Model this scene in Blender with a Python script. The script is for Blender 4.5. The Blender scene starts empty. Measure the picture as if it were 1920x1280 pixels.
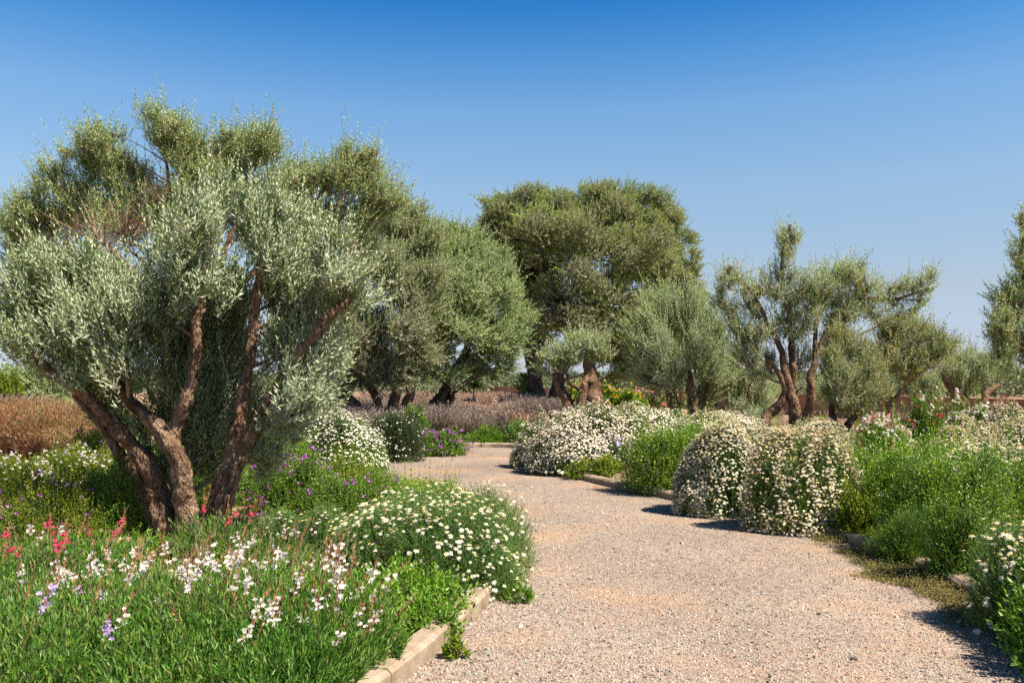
import bpy, math, random
import numpy as np
from mathutils import Vector, noise

SC = bpy.context.scene
COL = SC.collection
# ------------------------------------------------------------------ camera
F = 1600.0          # focal length in photo pixels (photo is 1920 wide)
HOR = 712.0         # horizon row
EYE = 1.6
cam_d = bpy.data.cameras.new("camera")
cam = bpy.data.objects.new("camera", cam_d); COL.objects.link(cam)
cam.location = (0, 0, EYE); cam.rotation_euler = (math.radians(90), 0, 0)
cam_d.sensor_width = 36.0; cam_d.lens = 36.0 * F / 1920.0
cam_d.shift_y = (HOR - 640.0) / 1920.0
cam_d.clip_start = 0.05; cam_d.clip_end = 5000
SC.camera = cam
# ------------------------------------------------------------------ sky and sun
SUN_AZ, SUN_EL = 121.0, 54.0     # azimuth clockwise from +Y (view direction)
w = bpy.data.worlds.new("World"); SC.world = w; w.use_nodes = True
nt = w.node_tree; nt.nodes.clear()
sky = nt.nodes.new("ShaderNodeTexSky"); sky.sky_type = 'NISHITA'; sky.sun_disc = False
sky.sun_elevation = math.radians(SUN_EL); sky.sun_rotation = math.radians(SUN_AZ)
sky.altitude = 400; sky.air_density = 1.0; sky.dust_density = 0.25; sky.ozone_density = 3.0
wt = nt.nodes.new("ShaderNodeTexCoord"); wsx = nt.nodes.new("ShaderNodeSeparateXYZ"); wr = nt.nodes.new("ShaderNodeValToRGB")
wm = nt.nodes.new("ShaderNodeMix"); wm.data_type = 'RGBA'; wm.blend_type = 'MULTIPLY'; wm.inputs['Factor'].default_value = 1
WS = 4.0                     # sky graded by elevation: pale horizon, overhead dimmed to cut fill light
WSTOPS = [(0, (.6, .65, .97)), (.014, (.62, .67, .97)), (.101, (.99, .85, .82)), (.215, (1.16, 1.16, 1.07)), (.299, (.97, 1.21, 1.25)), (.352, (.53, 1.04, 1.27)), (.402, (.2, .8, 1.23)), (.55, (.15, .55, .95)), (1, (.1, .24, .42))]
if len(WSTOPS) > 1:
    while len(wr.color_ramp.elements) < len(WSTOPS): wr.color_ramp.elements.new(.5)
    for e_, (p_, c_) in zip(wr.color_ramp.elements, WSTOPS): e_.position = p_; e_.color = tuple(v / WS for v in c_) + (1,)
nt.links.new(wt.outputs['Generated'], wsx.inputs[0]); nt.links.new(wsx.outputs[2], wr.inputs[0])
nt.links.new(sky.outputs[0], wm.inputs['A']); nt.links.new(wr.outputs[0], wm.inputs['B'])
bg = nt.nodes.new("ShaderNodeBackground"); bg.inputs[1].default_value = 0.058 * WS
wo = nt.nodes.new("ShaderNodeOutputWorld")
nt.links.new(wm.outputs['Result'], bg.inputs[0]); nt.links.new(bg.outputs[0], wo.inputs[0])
sd = bpy.data.lights.new("sun", 'SUN'); sd.energy = 5.0; sd.angle = math.radians(0.53); sd.color = (1.0, 0.88, 0.72)
so = bpy.data.objects.new("sun", sd); COL.objects.link(so)
a, e = math.radians(SUN_AZ), math.radians(SUN_EL)
sv = Vector((math.sin(a) * math.cos(e), math.cos(a) * math.cos(e), math.sin(e)))
so.rotation_euler = sv.to_track_quat('Z', 'Y').to_euler(); so.location = sv * 50
SC.view_settings.view_transform = 'Standard'; SC.view_settings.look = 'None'
SC.view_settings.exposure = 1.25; SC.view_settings.gamma = 1.0
SC.render.engine = 'CYCLES'
SC.cycles.max_bounces = 6; SC.cycles.diffuse_bounces = 3; SC.cycles.transmission_bounces = 3; SC.cycles.glossy_bounces = 2
SC.cycles.use_denoising = False
SC.cycles.caustics_reflective = False; SC.cycles.caustics_refractive = False
RS = np.random.RandomState

def PX(x, y, Y):                       # photo column/row at distance Y -> point
    return np.array([(x - 960.0) / F * Y, Y, EYE - (y - HOR) / F * Y])
def GY(y):                             # distance of the ground seen at photo row y
    return EYE * F / (y - HOR)

# ------------------------------------------------------------------ object helpers
def tag(o, label=None, cat=None, group=None, kind=None):
    if label: o['label'] = label
    if cat: o['category'] = cat
    if group: o['group'] = group
    if kind: o['kind'] = kind
    return o
def empty(name, loc):
    o = bpy.data.objects.new(name, None); o.empty_display_size = .2; COL.objects.link(o)
    o.location = tuple(float(v) for v in loc); return o
def link(name, me, parent=None):
    o = bpy.data.objects.new(name, me); COL.objects.link(o)
    if parent is not None:
        o.parent = parent; o.matrix_parent_inverse = parent.matrix_basis.inverted()
    return o

class MB:
    """quad mesh builder on numpy arrays"""
    def __init__(s): s.v = []; s.q = []; s.m = []; s.n = 0; s.sm = []
    def add(s, V, Q, mat=0, smooth=False):
        V = np.asarray(V, dtype=np.float32).reshape(-1, 3); Q = np.asarray(Q, dtype=np.int32).reshape(-1, 4)
        s.v.append(V); s.q.append(Q + s.n); s.n += len(V)
        s.m.append(np.full(len(Q), mat, dtype=np.int32)); s.sm.append(np.full(len(Q), smooth, dtype=bool))
    def kites(s, V, mat=0):            # V (n,4,3)
        n = len(V)
        if n: s.add(V.reshape(-1, 3), np.arange(n * 4).reshape(n, 4), mat)
    def build(s, name, mats, parent=None):
        V = np.concatenate(s.v); Q = np.concatenate(s.q); M = np.concatenate(s.m); S = np.concatenate(s.sm)
        me = bpy.data.meshes.new(name)
        me.vertices.add(len(V)); me.vertices.foreach_set('co', V.ravel())
        me.loops.add(len(Q) * 4); me.loops.foreach_set('vertex_index', Q.ravel())
        me.polygons.add(len(Q)); me.polygons.foreach_set('loop_start', np.arange(len(Q), dtype=np.int32) * 4)
        me.polygons.foreach_set('loop_total', np.full(len(Q), 4, dtype=np.int32))
        me.polygons.foreach_set('use_smooth', S)
        for m in (mats if isinstance(mats, (list, tuple)) else [mats]): me.materials.append(m)
        me.polygons.foreach_set('material_index', M)
        me.update(calc_edges=True)
        return link(name, me, parent)

def nrm(a): return a / np.maximum(np.linalg.norm(a, axis=-1, keepdims=True), 1e-9)
def perp(d, rs):
    r = rs.normal(size=d.shape); u = nrm(np.cross(d, r)); return u, np.cross(d, u)
UP = np.array([0, 0, 1.0])

# ------------------------------------------------------------------ materials
def newmat(name):
    m = bpy.data.materials.new(name); m.use_nodes = True; t = m.node_tree; t.nodes.clear()
    out = t.nodes.new('ShaderNodeOutputMaterial'); return m, t, out
def ramp(t, stops):
    r = t.nodes.new('ShaderNodeValToRGB'); el = r.color_ramp.elements
    while len(el) < len(stops): el.new(0.5)
    for e_, (p, c) in zip(el, stops): e_.position = p; e_.color = (*c, 1)
    return r
def leafmat(name, cols, under=None, trans=0.3, rough=0.5, spec=0.4, nscale=1.2, amt=.5, tcol=None):
    """every leaf gets its own colour from the ramp, nudged by soft patches through the plant"""
    m, t, out = newmat(name); L = t.links
    g = t.nodes.new('ShaderNodeNewGeometry')
    tc = t.nodes.new('ShaderNodeTexCoord'); nz = t.nodes.new('ShaderNodeTexNoise')
    nz.inputs['Scale'].default_value = nscale; nz.inputs['Detail'].default_value = 3
    L.new(tc.outputs['Object'], nz.inputs['Vector'])
    mx = t.nodes.new('ShaderNodeMix'); mx.inputs['Factor'].default_value = amt
    L.new(g.outputs['Random Per Island'], mx.inputs['A']); 
    mr = t.nodes.new('ShaderNodeMapRange'); mr.inputs['From Min'].default_value = .3; mr.inputs['From Max'].default_value = .7
    L.new(nz.outputs['Fac'], mr.inputs['Value']); L.new(mr.outputs[0], mx.inputs['B'])
    n = len(cols); r = ramp(t, [(i / max(1, n - 1) * .8 + .1, c) for i, c in enumerate(cols)])
    L.new(mx.outputs['Result'], r.inputs[0]); c = r.outputs[0]
    if under:
        m2 = t.nodes.new('ShaderNodeMix'); m2.data_type = 'RGBA'; L.new(g.outputs['Backfacing'], m2.inputs['Factor'])
        L.new(c, m2.inputs['A']); m2.inputs['B'].default_value = (*under, 1); c = m2.outputs['Result']
    p = t.nodes.new('ShaderNodeBsdfPrincipled'); L.new(c, p.inputs['Base Color'])
    p.inputs['Roughness'].default_value = rough; p.inputs['Specular IOR Level'].default_value = spec
    if trans > 0:
        tr = t.nodes.new('ShaderNodeBsdfTranslucent')
        ms = t.nodes.new('ShaderNodeMixShader'); ms.inputs[0].default_value = trans
        if tcol:
            m3 = t.nodes.new('ShaderNodeMix'); m3.data_type = 'RGBA'; m3.blend_type = 'MULTIPLY'; m3.inputs['Factor'].default_value = 1
            L.new(c, m3.inputs['A']); m3.inputs['B'].default_value = (*tcol, 1); L.new(m3.outputs['Result'], tr.inputs[0])
        else: L.new(c, tr.inputs[0])
        L.new(p.outputs[0], ms.inputs[1]); L.new(tr.outputs[0], ms.inputs[2]); L.new(ms.outputs[0], out.inputs[0])
    else: L.new(p.outputs[0], out.inputs[0])
    return m
def barkmat(name, cols, scale=9, bump=.6):
    m, t, out = newmat(name); L = t.links
    tc = t.nodes.new('ShaderNodeTexCoord'); mp = t.nodes.new('ShaderNodeMapping'); mp.inputs['Scale'].default_value = (1, 1, .45)
    L.new(tc.outputs['Object'], mp.inputs[0])
    n1 = t.nodes.new('ShaderNodeTexNoise'); n1.inputs['Scale'].default_value = scale; n1.inputs['Detail'].default_value = 8; n1.inputs['Roughness'].default_value = .7
    n2 = t.nodes.new('ShaderNodeTexVoronoi'); n2.feature = 'DISTANCE_TO_EDGE'; n2.inputs['Scale'].default_value = scale * 3.2
    n3 = t.nodes.new('ShaderNodeTexNoise'); n3.inputs['Scale'].default_value = scale * 7; n3.inputs['Detail'].default_value = 6
    for n in (n1, n2, n3): L.new(mp.outputs[0], n.inputs['Vector'])
    r = ramp(t, [(.36 + .26 * i / (len(cols) - 1), c) for i, c in enumerate(cols)]); L.new(n1.outputs['Fac'], r.inputs[0])
    p = t.nodes.new('ShaderNodeBsdfPrincipled'); p.inputs['Roughness'].default_value = .9; p.inputs['Specular IOR Level'].default_value = .15
    mul = t.nodes.new('ShaderNodeMix'); mul.data_type = 'RGBA'; mul.blend_type = 'MULTIPLY'; mul.inputs['Factor'].default_value = .75
    r2 = ramp(t, [(.38, (.3, .25, .22)), (.56, (1, 1, 1))]); L.new(n3.outputs['Fac'], r2.inputs[0])
    L.new(r.outputs[0], mul.inputs['A']); L.new(r2.outputs[0], mul.inputs['B']); L.new(mul.outputs['Result'], p.inputs['Base Color'])
    ad = t.nodes.new('ShaderNodeMath'); ad.operation = 'MULTIPLY_ADD'; L.new(n2.outputs['Distance'], ad.inputs[0]); ad.inputs[1].default_value = 1.2; L.new(n3.outputs['Fac'], ad.inputs[2])
    b = t.nodes.new('ShaderNodeBump'); b.inputs['Strength'].default_value = bump; b.inputs['Distance'].default_value = .06
    L.new(ad.outputs[0], b.inputs['Height']); L.new(b.outputs[0], p.inputs['Normal']); L.new(p.outputs[0], out.inputs[0])
    return m

M = {}
M['olive_near'] = leafmat('olive_near', [(0.0999, 0.169, 0.0464), (0.173, 0.269, 0.0836), (0.267, 0.382, 0.13), (0.401, 0.521, 0.186)], under=(.42, .47, .33), trans=.25, rough=.45, spec=.3, amt=.35)
M['olive_mid'] = leafmat('olive_mid', [(0.098, 0.193, 0.0476), (0.178, 0.308, 0.0816), (0.278, 0.432, 0.122), (0.41, 0.592, 0.19)], under=(.32, .38, .18), trans=.22, rough=.5, amt=.4)
M['olive_grey'] = leafmat('olive_grey', [(0.182, 0.281, 0.0691), (0.303, 0.427, 0.117), (0.444, 0.586, 0.169), (0.605, 0.744, 0.224)], under=(.32, .36, .25), trans=.22, rough=.5, amt=.4)
M['olive_warm'] = leafmat('olive_warm', [(0.113, 0.23, 0.0385), (0.218, 0.36, 0.066), (0.321, 0.464, 0.0881), (0.453, 0.593, 0.132)], under=(.26, .26, .17), trans=.22, rough=.5, amt=.5)
M['oak'] = leafmat('oak', [(0.176, 0.296, 0.0468), (0.337, 0.501, 0.0849), (0.496, 0.685, 0.128), (0.673, 0.817, 0.18)], under=(.18, .18, .1), trans=.15, rough=.5, amt=.5, nscale=.8)
M['yellow_leaf'] = leafmat('yellow_leaf', [(.5, .28, .04), (.65, .4, .05), (.4, .25, .08)], trans=.35, rough=.5)
M['twig'] = leafmat('twig', [(.12, .085, .06), (.2, .14, .1), (.28, .2, .14)], trans=0, rough=.85, spec=.1)
M['stem_green'] = leafmat('stem_green', [(.1, .14, .05), (.18, .2, .09)], trans=.1, rough=.6)
M['bark_near'] = barkmat('bark_near', [(0.0903, 0.0558, 0.0356), (0.209, 0.136, 0.0891), (0.321, 0.23, 0.16)], 7, .9)
M['bark_far'] = barkmat('bark_far', [(0.0903, 0.0543, 0.0341), (0.194, 0.122, 0.0784), (0.292, 0.194, 0.132)], 5, .6)
M['bark_dark'] = barkmat('bark_dark', [(0.0486, 0.0356, 0.0271), (0.0975, 0.0713, 0.0542), (0.178, 0.135, 0.1)], 5, .6)
M['shrub_bright'] = leafmat('shrub_bright', [(0.0212, 0.0621, 0.00612), (0.0666, 0.153, 0.00811), (0.109, 0.23, 0.0116), (0.181, 0.333, 0.0174), (0.302, 0.436, 0.0262), (0.155, 0.248, 0.0268)], trans=.32, rough=.38, spec=.5, tcol=(1, 1, .6), amt=.5, nscale=3.5)
M['shrub_yellow'] = leafmat('shrub_yellow', [(0.0718, 0.13, 0.00831), (0.128, 0.202, 0.0139), (0.207, 0.275, 0.0166), (0.303, 0.339, 0.0277)], trans=.4, rough=.4, tcol=(1, 1, .5), amt=.5, nscale=3.5)
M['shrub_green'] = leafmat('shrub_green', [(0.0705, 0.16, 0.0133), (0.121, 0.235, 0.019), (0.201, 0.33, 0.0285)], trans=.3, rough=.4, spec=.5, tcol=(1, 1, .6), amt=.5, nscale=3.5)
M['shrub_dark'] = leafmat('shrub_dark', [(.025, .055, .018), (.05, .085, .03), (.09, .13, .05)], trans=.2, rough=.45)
M['herb'] = leafmat('herb', [(0.0687, 0.173, 0.0137), (0.116, 0.252, 0.0205), (0.192, 0.345, 0.0308)], trans=.35, rough=.4, tcol=(1, 1, .6))
M['gaura_leaf'] = leafmat('gaura_leaf', [(0.0247, 0.0903, 0.00909), (0.0494, 0.153, 0.0151), (0.0826, 0.216, 0.0227), (0.124, 0.269, 0.0303), (0.164, 0.287, 0.0455), (0.28, 0.269, 0.0909)], trans=.35, rough=.42, spec=.4, tcol=(1, 1, .6), amt=.25)
M['gaura_stem'] = leafmat('gaura_stem', [(.3, .1, .06), (.38, .17, .09), (.3, .24, .1)], trans=.1, rough=.6)
M['daisy_leaf'] = leafmat('daisy_leaf', [(0.067, 0.157, 0.0346), (0.112, 0.228, 0.0462), (0.168, 0.301, 0.0616), (0.235, 0.372, 0.077)], trans=.25, rough=.5, amt=.45)
M['daisy_leaf_yellow'] = leafmat('daisy_leaf_yellow', [(0.0895, 0.186, 0.0326), (0.146, 0.272, 0.0399), (0.223, 0.358, 0.0509), (0.336, 0.415, 0.0654)], trans=.25, rough=.5, amt=.5)
M['petal'] = leafmat('petal', [(0.741, 0.722, 0.665), (0.798, 0.788, 0.741), (0.817, 0.807, 0.76)], trans=.25, rough=.6, spec=.2)
M['petal_cream'] = leafmat('petal_cream', [(0.76, 0.703, 0.63), (0.779, 0.741, 0.67), (0.798, 0.779, 0.665)], trans=.25, rough=.6, spec=.2)
M['spent'] = leafmat('spent', [(.5, .33, .12), (.6, .42, .17), (.42, .25, .08)], trans=.15, rough=.8, spec=.1)
M['daisy_eye'] = leafmat('daisy_eye', [(.75, .5, .04), (.8, .58, .06)], trans=0, rough=.8, spec=.1)
M['white_petal'] = leafmat('white_petal', [(0.836, 0.788, 0.722), (0.855, 0.836, 0.779), (0.836, 0.722, 0.665)], trans=.4, rough=.6, spec=.2, amt=.1)
M['pink_petal'] = leafmat('pink_petal', [(.7, .03, .1), (.75, .06, .16), (.8, .12, .25)], trans=.3, rough=.6, amt=.1)
M['rose_petal'] = leafmat('rose_petal', [(.7, .1, .15), (.75, .25, .28), (.8, .4, .38)], trans=.3, rough=.6, amt=.2)
M['purple_petal'] = leafmat('purple_petal', [(.3, .07, .4), (.42, .12, .5), (.55, .2, .55)], trans=.3, rough=.6, amt=.2)
M['lilac_petal'] = leafmat('lilac_petal', [(.5, .36, .7), (.6, .48, .75), (.7, .6, .78)], trans=.3, rough=.6, amt=.2)
M['yellow_petal'] = leafmat('yellow_petal', [(.75, .5, .02), (.8, .6, .03), (.75, .42, .02)], trans=.3, rough=.6, amt=.2)
M['plume'] = leafmat('plume', [(0.166, 0.133, 0.114), (0.248, 0.2, 0.174), (0.348, 0.282, 0.249)], trans=.35, rough=.8, spec=.1)
M['plume_dry'] = leafmat('plume_dry', [(0.303, 0.202, 0.145), (0.361, 0.26, 0.196), (0.405, 0.31, 0.239)], trans=.3, rough=.8, spec=.1)
M['grass_purple'] = leafmat('grass_purple', [(.05, .06, .025), (.09, .09, .045), (.16, .14, .085)], trans=.25, rough=.7, spec=.2)
M['grass_rust'] = leafmat('grass_rust', [(0.24, 0.09, 0.045), (0.32, 0.153, 0.081), (0.336, 0.225, 0.108), (0.2, 0.252, 0.072)], trans=.3, rough=.7, spec=.2, amt=.5)
M['grass_green'] = leafmat('grass_green', [(0.105, 0.189, 0.02), (0.193, 0.29, 0.035), (0.35, 0.377, 0.06)], trans=.35, rough=.5, amt=.5)
M['creeper'] = leafmat('creeper', [(.1, .12, .03), (.16, .17, .04), (.22, .2, .06), (.3, .17, .07)], trans=.2, rough=.6, amt=.4)
M['litter'] = leafmat('litter', [(.22, .12, .06), (.36, .2, .1), (.5, .36, .2), (.62, .52, .36)], trans=0, rough=.9, spec=.1)
M['far_green'] = leafmat('far_green', [(.08, .1, .05), (.12, .15, .07), (.17, .2, .1)], trans=.1, rough=.8)

def soilmat():
    m, t, out = newmat('soil'); L = t.links
    g = t.nodes.new('ShaderNodeNewGeometry')
    n = t.nodes.new('ShaderNodeTexNoise'); n.inputs['Scale'].default_value = .35; n.inputs['Detail'].default_value = 8
    n2 = t.nodes.new('ShaderNodeTexNoise'); n2.inputs['Scale'].default_value = 18; n2.inputs['Detail'].default_value = 6
    L.new(g.outputs['Position'], n.inputs['Vector']); L.new(g.outputs['Position'], n2.inputs['Vector'])
    r = ramp(t, [(.3, (.2, .13, .08)), (.5, (.33, .23, .155)), (.7, (.39, .29, .21))]); L.new(n.outputs['Fac'], r.inputs[0])
    mx = t.nodes.new('ShaderNodeMix'); mx.data_type = 'RGBA'; mx.blend_type = 'MULTIPLY'; mx.inputs['Factor'].default_value = .6
    r2 = ramp(t, [(.3, (.5, .5, .5)), (.65, (1, 1, 1))]); L.new(n2.outputs['Fac'], r2.inputs[0])
    L.new(r.outputs[0], mx.inputs['A']); L.new(r2.outputs[0], mx.inputs['B'])
    p = t.nodes.new('ShaderNodeBsdfPrincipled'); p.inputs['Roughness'].default_value = .95; p.inputs['Specular IOR Level'].default_value = .1
    L.new(mx.outputs['Result'], p.inputs['Base Color'])
    b = t.nodes.new('ShaderNodeBump'); b.inputs['Strength'].default_value = .6; b.inputs['Distance'].default_value = .03
    L.new(n2.outputs['Fac'], b.inputs['Height']); L.new(b.outputs[0], p.inputs['Normal']); L.new(p.outputs[0], out.inputs[0])
    return m
GRAVEL_COLS = [(0, (0.0554, 0.0489, 0.0434)), (.1, (0.19, 0.163, 0.139)), (.2, (0.333, 0.277, 0.226)), (.38, (0.411, 0.342, 0.278)), (.5, (0.364, 0.221, 0.164)), (.6, (0.443, 0.375, 0.314)), (.75, (0.475, 0.407, 0.347)), (.88, (0.49, 0.457, 0.408)), (.96, (0.213, 0.228, 0.217)), (1, (0.316, 0.318, 0.295))]  # darkest stop puts shadow specks into the stone colours
def gravelmat():
    m, t, out = newmat('gravel'); L = t.links
    g = t.nodes.new('ShaderNodeNewGeometry')
    v = t.nodes.new('ShaderNodeTexVoronoi'); v.inputs['Scale'].default_value = 98; v.inputs['Randomness'].default_value = 1
    v2 = t.nodes.new('ShaderNodeTexVoronoi'); v2.inputs['Scale'].default_value = 44
    for x in (v, v2): L.new(g.outputs['Position'], x.inputs['Vector'])
    sp = t.nodes.new('ShaderNodeSeparateColor'); L.new(v.outputs['Color'], sp.inputs[0])
    sp2 = t.nodes.new('ShaderNodeSeparateColor'); L.new(v2.outputs['Color'], sp2.inputs[0])
    r = ramp(t, GRAVEL_COLS); L.new(sp.outputs[0], r.inputs[0])
    r2 = ramp(t, GRAVEL_COLS); L.new(sp2.outputs[1], r2.inputs[0])
    gt = t.nodes.new('ShaderNodeMath'); gt.operation = 'GREATER_THAN'; gt.inputs[1].default_value = .62; L.new(sp2.outputs[0], gt.inputs[0])
    mx = t.nodes.new('ShaderNodeMix'); mx.data_type = 'RGBA'; L.new(gt.outputs[0], mx.inputs['Factor']); L.new(r.outputs[0], mx.inputs['A']); L.new(r2.outputs[0], mx.inputs['B'])
    # orange dust between the stones in patches
    n = t.nodes.new('ShaderNodeTexNoise'); n.inputs['Scale'].default_value = .9; n.inputs['Detail'].default_value = 5; L.new(g.outputs['Position'], n.inputs['Vector'])
    mr = t.nodes.new('ShaderNodeMapRange'); mr.inputs['From Min'].default_value = .5; mr.inputs['From Max'].default_value = .72; mr.inputs['To Max'].default_value = .65; L.new(n.outputs['Fac'], mr.inputs['Value'])
    m2 = t.nodes.new('ShaderNodeMix'); m2.data_type = 'RGBA'; L.new(mr.outputs[0], m2.inputs['Factor']); L.new(mx.outputs['Result'], m2.inputs['A']); m2.inputs['B'].default_value = (.58, .38, .22, 1)
    # shade in the gaps between stones, painted in as darker colour
    rg = ramp(t, [(.3, (1, 1, 1)), (.65, (.4, .36, .33))]); L.new(v.outputs['Distance'], rg.inputs[0])
    m3 = t.nodes.new('ShaderNodeMix'); m3.data_type = 'RGBA'; m3.blend_type = 'MULTIPLY'; m3.inputs['Factor'].default_value = .8; L.new(m2.outputs['Result'], m3.inputs['A']); L.new(rg.outputs[0], m3.inputs['B'])
    nb = t.nodes.new('ShaderNodeTexNoise'); nb.inputs['Scale'].default_value = .55; nb.inputs['Detail'].default_value = 7; nb.inputs['Roughness'].default_value = .6; L.new(g.outputs['Position'], nb.inputs['Vector'])
    rb = ramp(t, [(.36, (.8, .78, .77)), (.62, (1, 1, 1))]); L.new(nb.outputs['Fac'], rb.inputs[0])
    m4 = t.nodes.new('ShaderNodeMix'); m4.data_type = 'RGBA'; m4.blend_type = 'MULTIPLY'; m4.inputs['Factor'].default_value = 1; L.new(m3.outputs['Result'], m4.inputs['A']); L.new(rb.outputs[0], m4.inputs['B'])
    p = t.nodes.new('ShaderNodeBsdfPrincipled'); p.inputs['Roughness'].default_value = .85; p.inputs['Specular IOR Level'].default_value = .2
    L.new(m4.outputs['Result'], p.inputs['Base Color'])
    inv = t.nodes.new('ShaderNodeMath'); inv.operation = 'MULTIPLY_ADD'; inv.inputs[1].default_value = -1; L.new(v.outputs['Distance'], inv.inputs[0]); L.new(sp.outputs[2], inv.inputs[2])
    b = t.nodes.new('ShaderNodeBump'); b.inputs['Strength'].default_value = .7; b.inputs['Distance'].default_value = .006
    L.new(inv.outputs[0], b.inputs['Height']); L.new(b.outputs[0], p.inputs['Normal']); L.new(p.outputs[0], out.inputs[0])
    return m
def stonemat(name, cols, rough=.9):
    m, t, out = newmat(name); L = t.links
    g = t.nodes.new('ShaderNodeNewGeometry'); r = ramp(t, cols); L.new(g.outputs['Random Per Island'], r.inputs[0])
    p = t.nodes.new('ShaderNodeBsdfPrincipled'); p.inputs['Roughness'].default_value = rough; p.inputs['Specular IOR Level'].default_value = .2
    L.new(r.outputs[0], p.inputs['Base Color']); L.new(p.outputs[0], out.inputs[0]); return m
def mottled(name, c1, c2, c3, scale, bump=.4, dist=.01):
    m, t, out = newmat(name); L = t.links
    g = t.nodes.new('ShaderNodeNewGeometry')
    n = t.nodes.new('ShaderNodeTexNoise'); n.inputs['Scale'].default_value = scale; n.inputs['Detail'].default_value = 9; n.inputs['Roughness'].default_value = .65; L.new(g.outputs['Position'], n.inputs['Vector'])
    n2 = t.nodes.new('ShaderNodeTexNoise'); n2.inputs['Scale'].default_value = scale * 14; n2.inputs['Detail'].default_value = 5; L.new(g.outputs['Position'], n2.inputs['Vector'])
    r = ramp(t, [(.3, c1), (.52, c2), (.7, c3)]); L.new(n.outputs['Fac'], r.inputs[0])
    mx = t.nodes.new('ShaderNodeMix'); mx.data_type = 'RGBA'; mx.blend_type = 'MULTIPLY'; mx.inputs['Factor'].default_value = .5
    r2 = ramp(t, [(.35, (.6, .58, .56)), (.6, (1, 1, 1))]); L.new(n2.outputs['Fac'], r2.inputs[0]); L.new(r.outputs[0], mx.inputs['A']); L.new(r2.outputs[0], mx.inputs['B'])
    p = t.nodes.new('ShaderNodeBsdfPrincipled'); p.inputs['Roughness'].default_value = .9; p.inputs['Specular IOR Level'].default_value = .2; L.new(mx.outputs['Result'], p.inputs['Base Color'])
    b = t.nodes.new('ShaderNodeBump'); b.inputs['Strength'].default_value = bump; b.inputs['Distance'].default_value = dist; L.new(n2.outputs['Fac'], b.inputs['Height']); L.new(b.outputs[0], p.inputs['Normal']); L.new(p.outputs[0], out.inputs[0])
    return m
M['soil'] = soilmat(); M['gravel'] = gravelmat()
M['pebble'] = stonemat('pebble', GRAVEL_COLS)
M['kerb'] = mottled('kerb', (.17, .125, .085), (.31, .245, .18), (.39, .32, .25), 4.5, .35, .006)
M['wall'] = mottled('wall', (.29, .155, .1), (.36, .2, .135), (.4, .24, .165), 1.2, .3, .02)
M['coping'] = mottled('coping', (.26, .13, .08), (.34, .18, .11), (.4, .23, .15), 2, .3, .02)

# ------------------------------------------------------------------ path outline
RIGHT = np.array([(2.1, -3), (2.3, 0), (2.8, 3), (3.2, 5.36), (3.38, 7.2), (3.14, 8.95), (2.17, 11.2), (1.35, 13), (.92, 14.4), (.7, 16.4), (.62, 18.4), (.2, 19.8), (-.7, 20.2), (-1.6, 19.8), (-2.9, 18.8), (-6, 17.6), (-14, 16)])
LEFT = np.array([(-2.6, -3), (-2.3, 0), (-1.25, 3), (-.62, 4.4), (-.17, 6.05), (.12, 7.4), (.1, 8.9), (-.35, 10.8), (-1.1, 12.6), (-2.1, 14.1), (-3.2, 14.9), (-6, 15), (-14, 13.4)])
def crom(P, step=.1):
    P = np.asarray(P, float); P = np.vstack([2 * P[0] - P[1], P, 2 * P[-1] - P[-2]]); out = []
    for i in range(1, len(P) - 2):
        p0, p1, p2, p3 = P[i - 1:i + 3]; n = max(2, int(np.linalg.norm(p2 - p1) / step)); t = (np.arange(n) / n)[:, None]
        out.append(.5 * ((2 * p1) + (-p0 + p2) * t + (2 * p0 - 5 * p1 + 4 * p2 - p3) * t**2 + (-p0 + 3 * p1 - 3 * p2 + p3) * t**3))
    out.append(P[-2][None]); return np.vstack(out)
RC, LC = crom(RIGHT, .12), crom(LEFT, .12)
POLY = np.vstack([RC, LC[::-1]])
def in_path(x, y):
    x = np.atleast_1d(x); y = np.atleast_1d(y); ins = np.zeros(x.shape, bool)
    a_, b_ = POLY, np.roll(POLY, -1, axis=0)
    for (x1, y1), (x2, y2) in zip(a_, b_):
        c = ((y1 > y) != (y2 > y)); 
        if abs(y2 - y1) > 1e-9: ins ^= c & (x < (x2 - x1) * (y - y1) / (y2 - y1) + x1)
    return ins
def edge_dist(x, y):
    d = np.full(x.shape, 1e9)
    for C in (RC, LC):
        for i in range(0, len(C) - 1):
            p, q = C[i], C[i + 1]; v = q - p; l = max(v @ v, 1e-9)
            t = np.clip(((x - p[0]) * v[0] + (y - p[1]) * v[1]) / l, 0, 1)
            d = np.minimum(d, np.hypot(x - p[0] - t * v[0], y - p[1] - t * v[1]))
    return d
# ground: one sheet, fine grid near, reaching the horizon
def axis(a0, a1, step, far, sgn=True):
    c = np.arange(a0, a1, step); s, ext = step, [c[-1]]
    while ext[-1] < far: s *= 1.35; ext.append(ext[-1] + s)
    s, ext2 = step, [c[0]]
    while ext2[-1] > (-far if sgn else -60): s *= 1.35; ext2.append(ext2[-1] - s)
    return np.concatenate([ext2[:0:-1], c, ext[1:]])
gx, gy = axis(-9, 9, .14, 1500), axis(2, 24, .14, 1500, False)
X, Yg = np.meshgrid(gx, gy)
near = (np.abs(X) < 16) & (Yg > -4) & (Yg < 26)
H = np.zeros(X.shape)
ins = np.zeros(X.shape, bool); ins[near] = in_path(X[near], Yg[near])
dd = np.full(X.shape, 9.); dd[near] = edge_dist(X[near], Yg[near])
rise = np.clip((dd - .16) / .3, 0, 1); rise = rise * rise * (3 - 2 * rise)
bump = .03 * np.sin(X * 1.7 + Yg * .6) * np.sin(Yg * 1.3 - X * .4) + .02 * np.sin(X * 4.1) * np.sin(Yg * 3.7)
H = np.where(ins, 0, rise * (.09 + bump)); H[(np.abs(X) > 60) | (Yg > 90)] = 0
g = MB(); ny, nx = X.shape
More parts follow.
